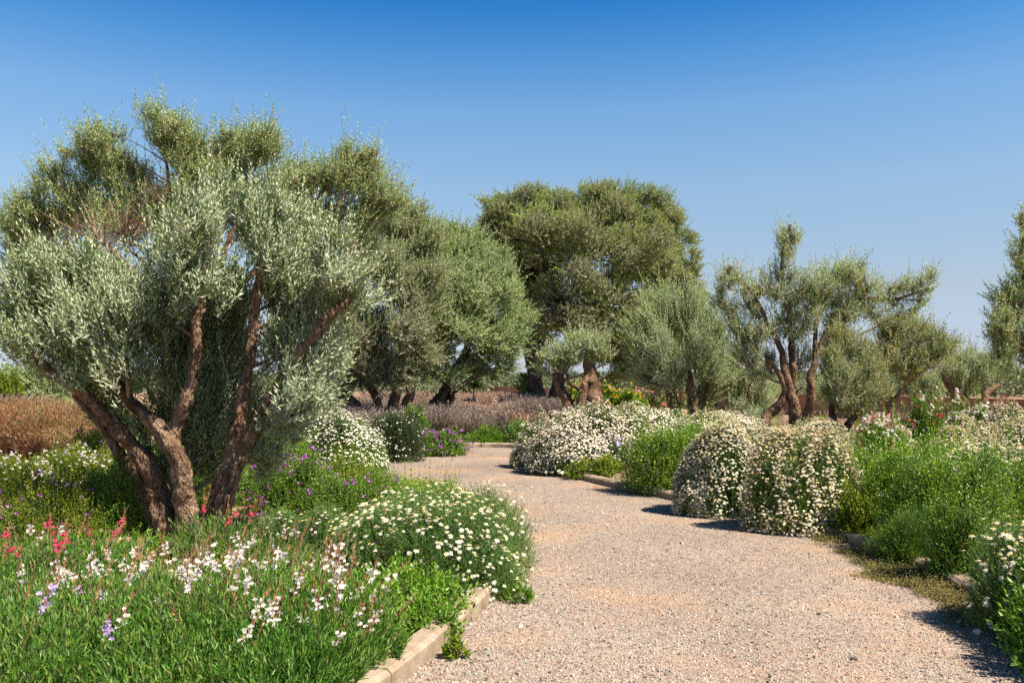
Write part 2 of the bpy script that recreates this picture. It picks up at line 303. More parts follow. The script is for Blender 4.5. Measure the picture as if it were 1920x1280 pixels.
I = np.arange(nx * ny).reshape(ny, nx)
g.add(np.stack([X, Yg, H], -1), np.stack([I[:-1, :-1], I[:-1, 1:], I[1:, 1:], I[1:, :-1]], -1), 0, True)
tag(g.build('ground', M['soil']), kind='structure')
def gh(x, y):
    x = np.asarray(x, float); y = np.asarray(y, float); i = np.clip(np.searchsorted(gx, x) - 1, 0, nx - 2); j = np.clip(np.searchsorted(gy, y) - 1, 0, ny - 2)
    u = (x - gx[i]) / (gx[i + 1] - gx[i]); v = (y - gy[j]) / (gy[j + 1] - gy[j])
    return H[j, i] * (1 - u) * (1 - v) + H[j, i + 1] * u * (1 - v) + H[j + 1, i] * (1 - u) * v + H[j + 1, i + 1] * u * v
# gravel path: strip between the two edges
def resample(C, n):
    s = np.concatenate([[0], np.cumsum(np.linalg.norm(np.diff(C, axis=0), axis=1))]); t = np.linspace(0, s[-1], n)
    return np.stack([np.interp(t, s, C[:, 0]), np.interp(t, s, C[:, 1])], -1)
g = MB(); n = 260; A, B = resample(LC, n), resample(RC, n); K = 13
u = np.linspace(0, 1, K)[None, :, None]; S = A[:, None] * (1 - u) + B[:, None] * u
I = np.arange(n * K).reshape(n, K)
z = .004 + .0 * S[..., 0]
g.add(np.concatenate([S, z[..., None]], -1), np.stack([I[:-1, :-1], I[:-1, 1:], I[1:, 1:], I[1:, :-1]], -1), 0, True)
tag(g.build('gravel_path', M['gravel']), kind='structure')
# loose stones lying on the path, near the camera where they can be told from the surface
rs = RS(3); N = 90000
y = 3.6 + (13 - 3.6) * rs.rand(N)**1.9; x = rs.uniform(-1.4, 3.5, N); ok = in_path(x, y); x, y = x[ok], y[ok]
extra = 5000; t = rs.randint(0, len(RC) - 120, extra); sidepick = rs.rand(extra) < .5
ex = np.where(sidepick, RC[np.minimum(t, 115), 0] - np.abs(rs.normal(0, .12, extra)), LC[np.minimum(t, 105), 0] + np.abs(rs.normal(0, .12, extra)))
ey = np.where(sidepick, RC[np.minimum(t, 115), 1], LC[np.minimum(t, 105), 1]) + rs.normal(0, .06, extra)
ok = in_path(ex, ey) & (ey > 3.5); x = np.concatenate([x, ex[ok]]); y = np.concatenate([y, ey[ok]])
N = len(x); r = rs.gamma(4, .0008, N) + .001; r[rs.rand(N) < .008] *= 2.2
base = np.array([(1, 0, 0), (0, 1, 0), (-1, 0, 0), (0, -1, 0), (0, 0, 1), (.7, .7, .0)], float)
cube = np.array([(-.8, -.8, -.5), (.8, -.7, -.5), (.8, .8, -.5), (-.7, .8, -.5), (-.55, -.6, .55), (.6, -.5, .5), (.5, .55, .6), (-.5, .5, .5)])
V = cube[None] * r[:, None, None] * rs.uniform(.7, 1.25, (N, 8, 3)); ang = rs.rand(N) * 6.28; ca, sa = np.cos(ang)[:, None], np.sin(ang)[:, None]
V = np.stack([V[..., 0] * ca * 1.2 - V[..., 1] * sa, V[..., 0] * sa * 1.2 + V[..., 1] * ca, V[..., 2]], -1) + np.stack([x, y, .004 + r * .35], -1)[:, None]
Q = np.array([(4, 5, 6, 7), (0, 1, 5, 4), (1, 2, 6, 5), (2, 3, 7, 6), (3, 0, 4, 7)])
g = MB(); g.add(V, (Q[None] + np.arange(N)[:, None, None] * 8))
tag(g.build('gravel', M['pebble']), label='loose pink, grey and tan stones scattered over the gravel path', cat='gravel', kind='stuff')
# ------------------------------------------------------------------ kerb stones
def kerb(C, s0, side, labels, group='kerb stones edging the gravel path'):
    s = np.concatenate([[0], np.cumsum(np.linalg.norm(np.diff(C, axis=0), axis=1))]); rs = RS(5); L_ = .92
    prof = [(0.0, -.05), (0.0, .085), (.03, .108), (.125, .11), (.125, -.05), (.03, -.05)]
    for k, lab in enumerate(labels):
        a_ = s0 + k * L_; tt = np.linspace(a_, a_ + L_ - .012, 9)
        P = np.stack([np.interp(tt, s, C[:, 0]), np.interp(tt, s, C[:, 1])], -1); T = nrm(np.gradient(P, axis=0)); Nn = np.stack([T[:, 1], -T[:, 0]], -1) * side
        dz = rs.normal(0, .006); tw = rs.normal(0, .01); c = P[4]; V = []
        for i in range(9):
            sh = .006 if i in (0, 8) else 0
            for (u_, z_) in prof:
                q = P[i] + Nn[i] * (u_ + (sh if u_ < .02 else 0) + tw * (tt[i] - a_) + rs.normal(0, .0012)) - c
                V.append((q[0], q[1], z_ + (dz - sh + rs.normal(0, .001) if z_ > 0 else 0)))
        Qs = [(i * 6 + j, i * 6 + (j + 1) % 6, i * 6 + 6 + (j + 1) % 6, i * 6 + 6 + j) for i in range(8) for j in range(6)]
        for o_ in (0, 48): Qs += [(o_, o_ + 1, o_ + 2, o_ + 5), (o_ + 5, o_ + 2, o_ + 3, o_ + 4)]
        b = MB(); b.add(V, Qs); o = b.build('kerb_stone', M['kerb']); o.location = (c[0], c[1], 0)
        tag(o, lab, 'kerb stone', group)
def arclen_at(C, Y, n=None):
    s = np.concatenate([[0], np.cumsum(np.linalg.norm(np.diff(C, axis=0), axis=1))]); return s[int(np.argmin(np.abs(C[:n, 1] - Y)))]
kerb(LC, arclen_at(LC, 3.55), -1, ['kerb stone at the bottom edge of the photo, left of the gravel', 'second kerb stone from the bottom edge, its near corner rounded', 'third kerb stone up, half covered by a green weed', 'kerb stone ending in the shade of the near daisy bush'] + ['kerb stone hidden under the near daisy bush'] * 2)
kerb(RC, arclen_at(RC, 4.6, 150), 1, ['right kerb stone in the near right corner shade', 'right kerb stone under the nearest right daisies', 'right kerb stone covered by the creeper', 'sunlit right kerb stone just beyond the creeper', 'right kerb stone below the twiggy green plant', 'right kerb stone at the foot of the round daisy bush', 'right kerb stone under the round daisy bush', 'right kerb stone between the two daisy bushes', 'right kerb stone below the whitest daisy bush', 'right kerb stone just left of the whitest daisy bush', 'right kerb stone below the upright green shrub', 'right kerb stone below the lilac flowers', 'right kerb stone at the end of the yellow green plant', 'right kerb stone under the far daisy mound'])
kerb(RC, arclen_at(RC, 19.9), 1, ['far kerb stone at the path bend, right one', 'far kerb stone at the path bend, left one', 'far kerb stone beside the purple shrub'])
# ------------------------------------------------------------------ plant geometry
def kite(P, D, S, L, W, fold=.12, droop=.0):
    """leaf blades: base P, direction D, side S (unit), length L, width W -> (n,4,3)"""
    n = len(P); L = np.broadcast_to(L, (n,))[:, None]; W = np.broadcast_to(W, (n,))[:, None]
    N_ = nrm(np.cross(D, S)); mid = P + D * L * .45 + N_ * W * fold
    return np.stack([P, mid + S * W * .5, P + D * L - UP * L * droop, mid - S * W * .5], 1)
def shoots(rs, P, D, Ls, k, L, W, spread=.8, bend=.15, tip=.5, jit=.25, fill=.08):
    """leafy shoots: k leaves round each stem"""
    n = len(P); D = nrm(D); u, v = perp(D, rs); B = nrm(rs.normal(size=(n, 3)) * [1, 1, .4]) * bend
    t = np.clip(np.linspace(fill, 1, k)[None] + rs.normal(0, .4 / k, (n, k)), 0, 1.02)
    pos = P[:, None] + (D[:, None] * t[..., None] + B[:, None] * (t**2)[..., None]) * np.asarray(Ls).reshape(-1, 1, 1)
    ph = rs.rand(n, 1) * 6.28 + np.arange(k)[None] * 2.4 + rs.normal(0, .3, (n, k))
    rad = u[:, None] * np.cos(ph)[..., None] + v[:, None] * np.sin(ph)[..., None]
    sp = spread * (1.1 - tip * t) + rs.normal(0, jit, (n, k)); sp = sp[..., None]
    d = nrm(D[:, None] * np.cos(sp) + rad * np.sin(sp)); s = nrm(np.cross(D[:, None] + 1e-4, rad))
    l = L * (1.1 - .35 * t) * rs.uniform(.65, 1.2, (n, k))
    return kite(pos.reshape(-1, 3), d.reshape(-1, 3), s.reshape(-1, 3), l.ravel(), (W * l / L).ravel())
def ribbons(rs, P, Q, W, view=None):
    """thin straight stems from P to Q: two crossed narrow blades each"""
    d = Q - P; L = np.linalg.norm(d, axis=1); D = nrm(d); u, v = perp(D, rs); W = np.broadcast_to(W, (len(P),))[:, None]
    a_ = np.stack([P - u * W / 2, P + u * W / 2, Q + u * W / 3, Q - u * W / 3], 1); b_ = np.stack([P - v * W / 2, P + v * W / 2, Q + v * W / 3, Q - v * W / 3], 1)
    return np.concatenate([a_, b_])
def daisies(rs, b, P, N_, R, near, mp=0, me_=1):
    """white ray petals with a raised yellow eye, facing N_"""
    N_ = nrm(N_); u, v = perp(N_, rs); n = len(P); R = np.broadcast_to(R, (n,)); k = 11 if near > 1 else (7 if near else 4)
    ph = np.arange(k)[None] * 6.283 / k + rs.rand(n, 1) * 6.28
    rad = u[:, None] * np.cos(ph)[..., None] + v[:, None] * np.sin(ph)[..., None]; s = np.cross(N_[:, None], rad)
    l = R[:, None] * rs.uniform(.85, 1.1, (n, k)); w_ = R[:, None] * (2.5 / k if k > 4 else 1.15) * np.ones((n, k))
    pp = np.repeat(P[:, None], k, 1); lift = rs.normal(-.08, .12, (n, k, 1)) if k > 4 else np.zeros((n, k, 1))
    b.kites(kite(pp.reshape(-1, 3), nrm(rad + N_[:, None] * lift).reshape(-1, 3), s.reshape(-1, 3), l.ravel(), w_.ravel(), fold=.05), mp)
    r2 = (R * .3)[:, None]; h = N_ * (R * .13)[:, None]; c = P + h
    for q in range(2 if near else 1):
        a1, a2 = (u, v) if q == 0 else (nrm(u + v), nrm(v - u))
        b.kites(np.stack([c + a1 * r2, c + a2 * r2, c - a1 * r2, c - a2 * r2], 1) + (N_ * .0008)[:, None] * q, me_)
    if near:
        hh = c - h * .9
        for q in range(4):
            th = q * 1.5708; a1 = u * math.cos(th) + v * math.sin(th); a2 = -u * math.sin(th) + v * math.cos(th)
            b.kites(np.stack([hh + a1 * r2 * 1.15, hh + a2 * r2 * 1.15, c + a2 * r2, c + a1 * r2], 1), me_)
def tufts(rs, b, P, R, k, mat, size=.5):
    """small many-petalled flower clusters"""
    n = len(P); d = nrm(rs.normal(size=(n, k, 3)) + [0, -.2, .7]); s = nrm(np.cross(d, rs.normal(size=(n, k, 3))))
    R = np.broadcast_to(R, (n,))[:, None] * rs.uniform(.6, 1.1, (n, k))
    b.kites(kite(np.repeat(P[:, None], k, 1).reshape(-1, 3), d.reshape(-1, 3), s.reshape(-1, 3), R.ravel(), R.ravel() * size * 1.6), mat)
def tube(b, pts, rad, ring=14, step=.06, rough=.12, freq=5., seed=0, mat=0, flute=.0):
    pts = np.asarray(pts, float); rad = np.asarray(rad, float)
    P = crom(pts, step) if len(pts) > 2 else np.linspace(pts[0], pts[1], max(3, int(np.linalg.norm(pts[1] - pts[0]) / step)))
    s = np.concatenate([[0], np.cumsum(np.linalg.norm(np.diff(P, axis=0), axis=1))]); key = [int(np.argmin(np.linalg.norm(P - p, axis=1))) for p in pts]
    R = np.interp(s, s[key], rad); jf = 1.1 / max(rad[0] * 3, .05); P = P + np.array([[noise.noise(Vector((q_ * jf, seed, 1))), noise.noise(Vector((q_ * jf, seed, 7))), 0] for q_ in s]) * R[:, None] * .55 * np.clip(s / (s[-1] * .2), 0, 1)[:, None]
    T = nrm(np.gradient(P, axis=0)); n = len(P)
    U = np.zeros_like(P); u = nrm(np.cross(T[0], [0.3, 1, .1])); 
    for i in range(n): u = u - T[i] * (u @ T[i]); u = u / max(np.linalg.norm(u), 1e-6); U[i] = u
    Vv = np.cross(T, U); th = np.arange(ring) * 2 * math.pi / ring
    V = np.zeros((n, ring, 3))
    if ring > 20: R = R * np.array([1 + .22 * noise.noise(Vector(p_) * 3.3 + Vector((seed, 3, 0))) + .1 * noise.noise(Vector(p_) * 9) for p_ in P])
    for i in range(n):
        for j in range(ring):
            d = U[i] * math.cos(th[j]) + Vv[i] * math.sin(th[j]); q = P[i] + d * R[i]
            k = 1 + rough * (noise.noise(Vector(q * freq) + Vector((seed, 0, 0))) * 1.5 + .7 * noise.noise(Vector(q * freq * 3.1)) + .45 * noise.noise(Vector(q * [1, 1, .4] * freq * 7.5))) + flute * math.sin(3 * th[j] + 1.3 * s[i] + seed)
            V[i, j] = P[i] + d * R[i] * k
    I = np.arange(n * ring).reshape(n, ring); J = np.roll(I, -1, 1)
    b.add(V, np.stack([I[:-1], J[:-1], J[1:], I[1:]], -1), mat, True)
    c = np.concatenate([V[-1], P[-1][None] + T[-1] * R[-1] * .4]); k = len(c) - 1      # closed end
    b.add(c, [(j, (j + 1) % ring, k, k) if False else (j, (j + 1) % ring, (j + 2) % ring, k) for j in range(0, ring, 2)], mat, True)
    return P
def lumpy(D, rs, amp, nk=9, fr=5.):
    W = rs.normal(size=(nk, 3)) * fr / 2; ph = rs.rand(nk) * 6.28
    return 1 + amp * np.sum(np.cos(D @ W.T + ph), -1) / math.sqrt(nk)
def sph(rs, n, up=0.):
    d = nrm(rs.normal(size=(n, 3))); 
    if up: d[:, 2] = np.where(rs.rand(n) < up, np.abs(d[:, 2]), d[:, 2])
    return nrm(d)

# ------------------------------------------------------------------ trees
DENS = 1.45
def tree(name, label, cat, Y, base, stems, blobs, mat, L, W, layers=3., shoot=.28, k=12, up=.5, yellow=0., bark='bark_far', under_mb=None, twigs=.5, seed=1, group=None, ring=10, spread=.75, rough=.13, sr=None, bend=.15, droop=0., dead=None, minr=.35, fan=.55, fill=.8, spray=.16, dead_wood=()):
    """stems: lists of (px, py, dY, radius px); blobs: (px, py, rx px, ry px, dY[, density]); all at distance Y"""
    rs = RS(seed); px = Y / F; o0 = PX(base, HOR, Y); o0[2] = 0; root = empty(name, o0)
    tag(root, label, cat, group)
    ends = []
    for si, st in enumerate(stems):
        b = MB(); pts = [PX(p[0], p[1], Y + p[2]) for p in st]; rad = [p[3] * px for p in st]
        C_ = tube(b, pts, rad, ring, max(.035, 3.5 * px), rough, 1.1 / max(rad[0], .03), seed + si * 7, flute=.1 if ring > 20 else .05)
        b.build('trunk', M[bark], root); ends.append((np.array(pts), np.array(rad), C_))
    allc = np.vstack([e_[2] for e_ in ends]); cr = MB(); tw = MB(); ntw = 0
    allr = np.concatenate([np.interp(np.linspace(0, 1, len(e_[2])), np.linspace(0, 1, len(e_[1])), e_[1]) for e_ in ends])
    ext = []; fb_ = np.array(PX(stems[0][0][0], stems[0][0][1], Y)); fb_[2] = .25 * (EYE - (min(b_[1] for b_ in blobs) - HOR) * px)
    if fill > 0:
        BB = np.array([b_[:4] for b_ in blobs], float)
        for i_, b_ in enumerate(blobs):
            d_ = np.hypot(BB[:, 0] - b_[0], BB[:, 1] - b_[1]); 
            for j_ in np.argsort(d_)[1:4]:
                if j_ > i_ and d_[j_] > .45 * (b_[2] + BB[j_, 2]): o_ = blobs[j_]; ext.append(((b_[0] + o_[0]) / 2 + rs.normal(0, 3), (b_[1] + o_[1]) / 2 + rs.normal(0, 3), (b_[2] + o_[2]) * .36, (b_[3] + o_[3]) * .38, (b_[4] + o_[4]) / 2 + rs.normal(0, .25), fill * ((b_[5] if len(b_) > 5 else 1) + (o_[5] if len(o_) > 5 else 1)) / 2))
    for bi, bl in enumerate(list(blobs) + ext):
        cx, cy, rx, ry, dY = bl[:5]; dens = bl[5] if len(bl) > 5 else 1.
        c = PX(cx, cy, Y + dY); RX = rx * px; RZ = ry * px; RY = (RX + RZ) / 2
        # limb from the nearest lower piece of trunk
        hd_ = np.linalg.norm((allc - c)[:, :2], axis=1); low = allc[:, 2] < c[2] - .45 * hd_ + .1 * RZ; cand = allc[low] if low.any() else allc; cr_ = allr[low] if low.any() else allr
        dist = np.linalg.norm(cand - c, axis=1) + .0; i = int(np.argmin(dist))
        if dist[i] > RZ * .25 and bi < len(blobs):
            p0 = cand[i]; mid = (p0 + c) / 2 + rs.normal(0, .06, 3) * dist[i] + UP * .06 * dist[i]
            r0 = min(cr_[i] * .5, .02 + .01 * dist[i]); C_ = tube(tw, [p0, mid, c + UP * RZ * .2], [r0, r0 * .65, r0 * .3], 6, max(.08, 7 * px), .1, 8, bi); ntw += 1
        nb = int(10 * twigs) + 2; d = sph(rs, nb, .8); q = c + d * np.array([RX, RY, RZ]) * .75; p0 = c - UP * RZ * .35 + rs.normal(0, .12, (nb, 3)) * RZ
        tw.kites(ribbons(rs, p0 * 1., (p0 + q) / 2 + rs.normal(0, .05, (nb, 3)) * RZ + UP * .05, max(.014, .9 * px))); tw.kites(ribbons(rs, (p0 + q) / 2, q, max(.008, .6 * px))); ntw += nb
        area = math.pi * RX * RZ; RX *= 1.0; RZ *= 1.0; ns = int(DENS * layers * dens ** .8 * area / (L * W * .42) / k) + 4
        nsub = max(5, int(9 * (RX * RZ) ** .5 / (RX * RZ) ** .5)); sc_ = sph(rs, nsub, .3) * rs.uniform(.5, .9, (nsub, 1)); sc_[0] *= 0; sr_ = rs.uniform(.24, .48, nsub); sr_[0] = .6
        wgt = sr_ ** 2; pick = rs.choice(nsub, ns, p=wgt / wgt.sum())
        d = sph(rs, ns, .35); lm = lumpy(d, rs, .2); f = (rs.uniform(minr**3, 1, ns)) ** (1 / 2.2)
        u_ = sc_[pick] + d * (sr_[pick] * f * lm)[:, None]; p = c + u_ * np.array([RX, RY, RZ]) * 1.05; d = nrm(nrm(u_) * .6 + d * .6)
        sd_ = nrm(d * (1 - up * .6) * .8 + nrm(p - fb_) * fan + UP * up * .7 + rs.normal(0, .28, (ns, 3)) - UP * droop)
        ls = shoot * rs.uniform(.55, 1.25, ns); back = np.full(ns, .55); sp_ = (rs.rand(ns) < spray) & (f > .8); ls[sp_] *= rs.uniform(1.2, 1.9, sp_.sum()); back[sp_] = .22
        sd_[sp_] = nrm(sd_[sp_] + UP * .5 * up); p = p - sd_ * (ls * back)[:, None]
        lv = np.concatenate([shoots(rs, p[~sp_], sd_[~sp_], ls[~sp_], k, L, W, spread, bend), shoots(rs, p[sp_], sd_[sp_], ls[sp_], int(k * 2.2), L, W, spread, bend)])
        if yellow > 0:
            ym = rs.rand(len(lv)) < yellow * (1 + np.sin(lv[:, 0, 0] * 2.3) * np.sin(lv[:, 0, 2] * 3.1)); cr.kites(lv[~ym], 0); cr.kites(lv[ym], 1)
        else: cr.kites(lv, 0)
        m_ = (rs.rand(ns) < .5) | sp_; tw.kites(ribbons(rs, p[m_], p[m_] + sd_[m_] * ls[m_][:, None] * .9, max(.004, .35 * px))[: m_.sum()])
    if len(dead_wood):                       # bare grey twigs
        dw = MB()
        for (px_, py_, r_, dY, n_) in dead_wood:
            c = PX(px_, py_, Y + dY); r_ = r_ * px; o_ = c - np.array([0, 0, r_]) ; d = nrm(rs.normal(size=(n_, 3)) * [1, .8, .5] + UP * .9); l = r_ * rs.uniform(.8, 2.1, (n_, 1)); q0 = o_ + rs.normal(0, .1, (n_, 3)) * r_; q1 = q0 + d * l
            dw.kites(ribbons(rs, q0, q1, .011)); 
            for t_ in (.4, .55, .7, .85): m0 = q0 + d * l * t_; d2 = nrm(d + rs.normal(0, .6, (n_, 3))); dw.kites(ribbons(rs, m0, m0 + d2 * l * .32, .006)); m1 = m0 + d2 * l * .18; dw.kites(ribbons(rs, m1, m1 + nrm(d2 + rs.normal(0, .7, (n_, 3))) * l * .2, .0045))
        dw.build('bare_twigs', M['twig'], root)
    cr.build('crown', [M[mat], M['yellow_leaf']], root)
    tw.build('branches', M['twig'] if bark != 'bark_near' else M['twig'], root)
    return root, px
# ------------------------------------------------------------------ bushes
def lobes(rs, k, amt):
    L_ = [(np.zeros(3), np.array([1, 1, 1.]) * (1 - .1 * amt))]
    for i in range(k):
        a_ = rs.rand() * 6.28; q = rs.uniform(.42, .66) * amt ** .5; sc = rs.uniform(.44, .62)
        L_.append((np.array([math.cos(a_) * q, math.sin(a_) * q, 0]), np.array([sc, sc, rs.uniform(.66, 1.1)])))
    return L_
def dome_pts(rs, n, lump, lo=-.12, flat=1., amt=1.):
    """points p on a lobed unit dome and outward directions d"""
    LB = lobes(lump, 7, amt); P, Dn = [], []
    for i, (c, r) in enumerate(LB):
        m_ = int(n * 2.6 * r[0] * (r[2] + r[0]) / 2 / (1 + 7 * .27) ) + 4
        d = sph(rs, m_, .85); d = d[d[:, 2] > lo]; f = lumpy(d, lump, .07 * amt, 10, 7.); S = d.copy(); S[:, 2] = np.sign(S[:, 2]) * np.abs(S[:, 2]) ** flat
        p = c + S * r * f[:, None]; ok = np.ones(len(p), bool)
        for j, (c2, r2) in enumerate(LB):
            if j != i: ok &= (((p - c2) / r2) ** 2).sum(-1) > .72
        P.append(p[ok]); Dn.append(d[ok])
    P = np.vstack(P); Dn = np.vstack(Dn); o = rs.permutation(len(P)); P, Dn = P[o], Dn[o]
    return (P[:n], Dn[:n]) if len(P) >= n else (P, Dn)
def bush(name, label, cat, x0, x1, ytop, ybase, kind='green', seed=1, flowers=None, nfl=0, parts=False, group=None, mat=None, depth=.8, fr=.019, layers=3.1, shoot=None, dens=1., upb=.5, leaf=None, spikes=0, flat=1., top_only=0., spent=0., cream=False, k=10, lumpa=1., cov=.5):
    """a rounded plant whose photo extent is x0..x1, ytop..ybase (front foot on the ground)"""
    rs = RS(seed * 13 + 5); Yf = GY(ybase); rx = (x1 - x0) / 2 / F * Yf; Yc = Yf + rx * depth * .85
    rx = (x1 - x0) / 2 / F * Yc; ry = rx * depth; cx = ((x0 + x1) / 2 - 960) / F * Yc; zt = EYE - (ytop - HOR) / F * Yc
    zb = float(gh(cx, Yc)) * .5; h = max(.12, zt - zb); root = empty(name, (cx, Yc, zb)); tag(root, label, cat, group)
    px = Yc / F * 1.875; A3 = np.array([rx, ry, h]); C0 = np.array([cx, Yc, zb])
    if kind == 'daisy': L, W, sh_, sp, mat = max(.035, 2.6 * px), max(.0045, .55 * px), .16, .5, mat or 'daisy_leaf'
    elif kind == 'green': L, W, sh_, sp, mat = max(.027, 2.4 * px), max(.0115, 1.2 * px), .2, .8, mat or 'shrub_bright'
    elif kind == 'blade': L, W, sh_, sp, mat = max(.055, 3.4 * px), max(.009, .8 * px), .26, .6, mat or 'gaura_leaf'
    elif kind == 'broad': L, W, sh_, sp, mat = max(.05, 2.6 * px), max(.02, 1.4 * px), .2, .9, mat or 'herb'
    elif kind == 'oleander': L, W, sh_, sp, mat = max(.1, 4 * px), max(.016, 1.0 * px), .3, .6, mat or 'shrub_green'
    if shoot: sh_ = shoot
    sh_ = min(sh_, h * .55)
    area = math.pi * rx * h * .5 + math.pi * rx * ry * .35
    area = math.pi * (rx * h + rx * ry * .5)
    n = int(layers * dens * area / (L * W * .45) / k) + 10; n = min(n, 26000)
    lseed = seed * 3 + 1; U_, d = dome_pts(rs, n, RS(lseed), -.12, flat, lumpa); n = len(d)
    f = np.clip(1 - np.abs(rs.normal(0, .13, n)), .3, 1.02)
    p = C0 + U_ * A3 * f[:, None]; p[:, 2] = np.maximum(p[:, 2], zb + .02)
    sd_ = nrm(d * (1 - upb * .5) + UP * upb + rs.normal(0, .25, (n, 3))); ls = sh_ * rs.uniform(.6, 1.3, n)
    p = p - sd_ * ls[:, None] * .85; p[:, 2] = np.maximum(p[:, 2], gh(p[:, 0], p[:, 1]) + .005)
    b = MB(); b.kites(shoots(rs, p, sd_, ls, k, L, W, sp, .12), 0)
    m_ = rs.rand(n) < .5; b.kites(ribbons(rs, p[m_], p[m_] + sd_[m_] * ls[m_][:, None] * .85, max(.003, .3 * px)), 1)
    # inner stems from the root
    ni = max(20, n // 12); di = d[:ni]; q = C0 + di * A3 * .7; q0 = C0 + di * A3 * [.25, .25, 0]; q0[:, 2] = zb
    b.kites(ribbons(rs, q0, q, max(.005, .5 * px)), 1)
    if spikes:      # a few shoots standing well above the rest
        dsp = sph(rs, spikes, 1.); dsp[:, 2] = np.abs(dsp[:, 2]) + .7; dsp = nrm(dsp); ps = C0 + dsp * A3 * .85
        b.kites(shoots(rs, ps, nrm(dsp * .3 + UP + rs.normal(0, .12, (spikes, 3))), sh_ * rs.uniform(1.2, 2.1, spikes), k * 2, L, W, sp, .15), 0)
    b.build('foliage', [M[mat], M['stem_green']], root)
    if flowers:
        if flowers == 'daisy': nfl = int(min(cov * area * 2.6 / (math.pi * max(fr, .62 * px) ** 2), 26000))
        U_, d = dome_pts(rs, nfl, RS(lseed), 0.0 if top_only else -.05, flat, lumpa)
        cl = lumpy(d, RS(seed + 77), .9, 14, 16.); keep = rs.rand(len(d)) < np.clip(.5 + (1.15 if cov < 2 else .7) * (cl - 1) + .3 * d[:, 2] + top_only * (d[:, 2] - .5) * 1.6, .05, 1); d, U_ = d[keep], U_[keep]
        P = C0 + U_ * A3 * rs.uniform(.94, 1.08, (len(d), 1)); P[:, 2] = np.maximum(P[:, 2], zb + .03)
        N_ = nrm(d * .8 + UP * .55 + rs.normal(0, .25, d.shape)); 
        if flowers == 'daisy':
            R = fr * rs.uniform(.75, 1.15, len(P)); near = 2 if Yc < 9 else (1 if Yc < 14 else 0); pm = 'petal_cream' if cream else 'petal'
            R = np.maximum(R, .62 * px); isp = rs.rand(len(P)) < spent
            P0 = P - N_ * .02 - UP * .06; bs = MB(); bs.kites(ribbons(rs, P0, P, max(.0022, .22 * px)), 0); bs.build('flower_stalks', M['stem_green'], root)  # thin stalks under the daisy heads, all in one mesh
            if isp.any(): bsp = MB(); tufts(rs, bsp, P[isp], R[isp] * .6, 4, 0, .6); bsp.build('dry_blossoms', M['spent'], root)
            P, N_, R = P[~isp], N_[~isp], R[~isp]; i0 = 0
            if parts:
                vis = -(N_ @ nrm(C0 - [0, 0, EYE])) + rs.rand(len(P)) * .2 - .1 * (P[:, 1] - Yc) / max(ry, .1); order = np.argsort(-vis); P, N_, R = P[order], N_[order], R[order]; i0 = min(100, len(P)); protos = []
                for v_ in range(4):
                    bb = MB(); daisies(RS(seed + v_), bb, np.zeros((1, 3)), np.array([[0, 0, 1.]]), 1., 2); oo = bb.build('flower_head', [M[pm], M['daisy_eye']]); protos.append(oo.data); bpy.data.objects.remove(oo)
                for i in range(i0):
                    o = link('flower_head', protos[i % 4]); o.parent = root; o.location = tuple(P[i] - C0); o.scale = (R[i],) * 3
                    qt = Vector(N_[i]).to_track_quat('Z', 'Y'); o.rotation_mode = 'QUATERNION'; o.rotation_quaternion = qt
            if len(P) > i0:
                bb = MB(); daisies(rs, bb, P[i0:], N_[i0:], R[i0:], near); ob = bb.build('blossoms', [M[pm], M['daisy_eye']], root)
                if parts: tag(ob, kind='stuff')
        else:
            for (fm, share) in flowers:
                sel = rs.rand(len(P)) < share; bb = MB()
                if sel.any(): tufts(rs, bb, P[sel], np.maximum(fr, 1.1 * px) * rs.uniform(.6, 1.2, sel.sum()), 7, 0, .55); bb.build('blossoms', M[fm], root)
                P = P[~sel]
    return root
def blades(rs, b, P, H, W, lean=.35, mat=0, segs=3, plume=None, wind=(0, 0, 0), out=None):
    """arching grass blades"""
    n = len(P); a_ = rs.rand(n) * 6.28; o = np.stack([np.cos(a_), np.sin(a_), np.zeros(n)], -1)
    if out is not None: o = o * .45 + out
    H = np.broadcast_to(H, (n,)) * rs.uniform(.6, 1.15, n); ln = (lean * rs.uniform(.2, 1.5, n))[:, None]
    s = np.stack([-np.sin(a_ + .6), np.cos(a_ + .6), np.zeros(n)], -1); W = np.broadcast_to(W, (n,))[:, None]; prev = None
    for i in range(segs + 1):
        t = i / segs; c = P + UP * (H * (t - .12 * t * t))[:, None] + (o * ln + np.array(wind)) * (H * t * t)[:, None]; w_ = W * (1 - .85 * t) / 2; e_ = (c - s * w_, c + s * w_)
        if prev is not None: b.kites(np.stack([prev[0], prev[1], e_[1], e_[0]], 1), mat)
        prev = e_; last = c; 
    if plume is not None:
        m_ = rs.rand(n) < plume[0]; q = last[m_]; d = nrm(UP * .8 + (o * ln)[m_] + rs.normal(0, .15, (m_.sum(), 3))); l = plume[1] * rs.uniform(.7, 1.2, m_.sum())
        b.kites(shoots(rs, q - d * .02, d, l, 5, plume[1] * .45, plume[2], .35, .1, 0.), plume[3])
def clump_pts(rs, cx, cy, r, m):
    """m blade feet of one tussock and how far out each leans"""
    a_ = rs.rand(m) * 6.28; q = np.sqrt(rs.rand(m)); o = np.stack([np.cos(a_), np.sin(a_), np.zeros(m)], -1) * q[:, None]
    P = np.stack([cx + o[:, 0] * r * .45, cy + o[:, 1] * r * .45, np.zeros(m)], -1); P[:, 2] = gh(P[:, 0], P[:, 1]) - .01; return P, o * 1.1
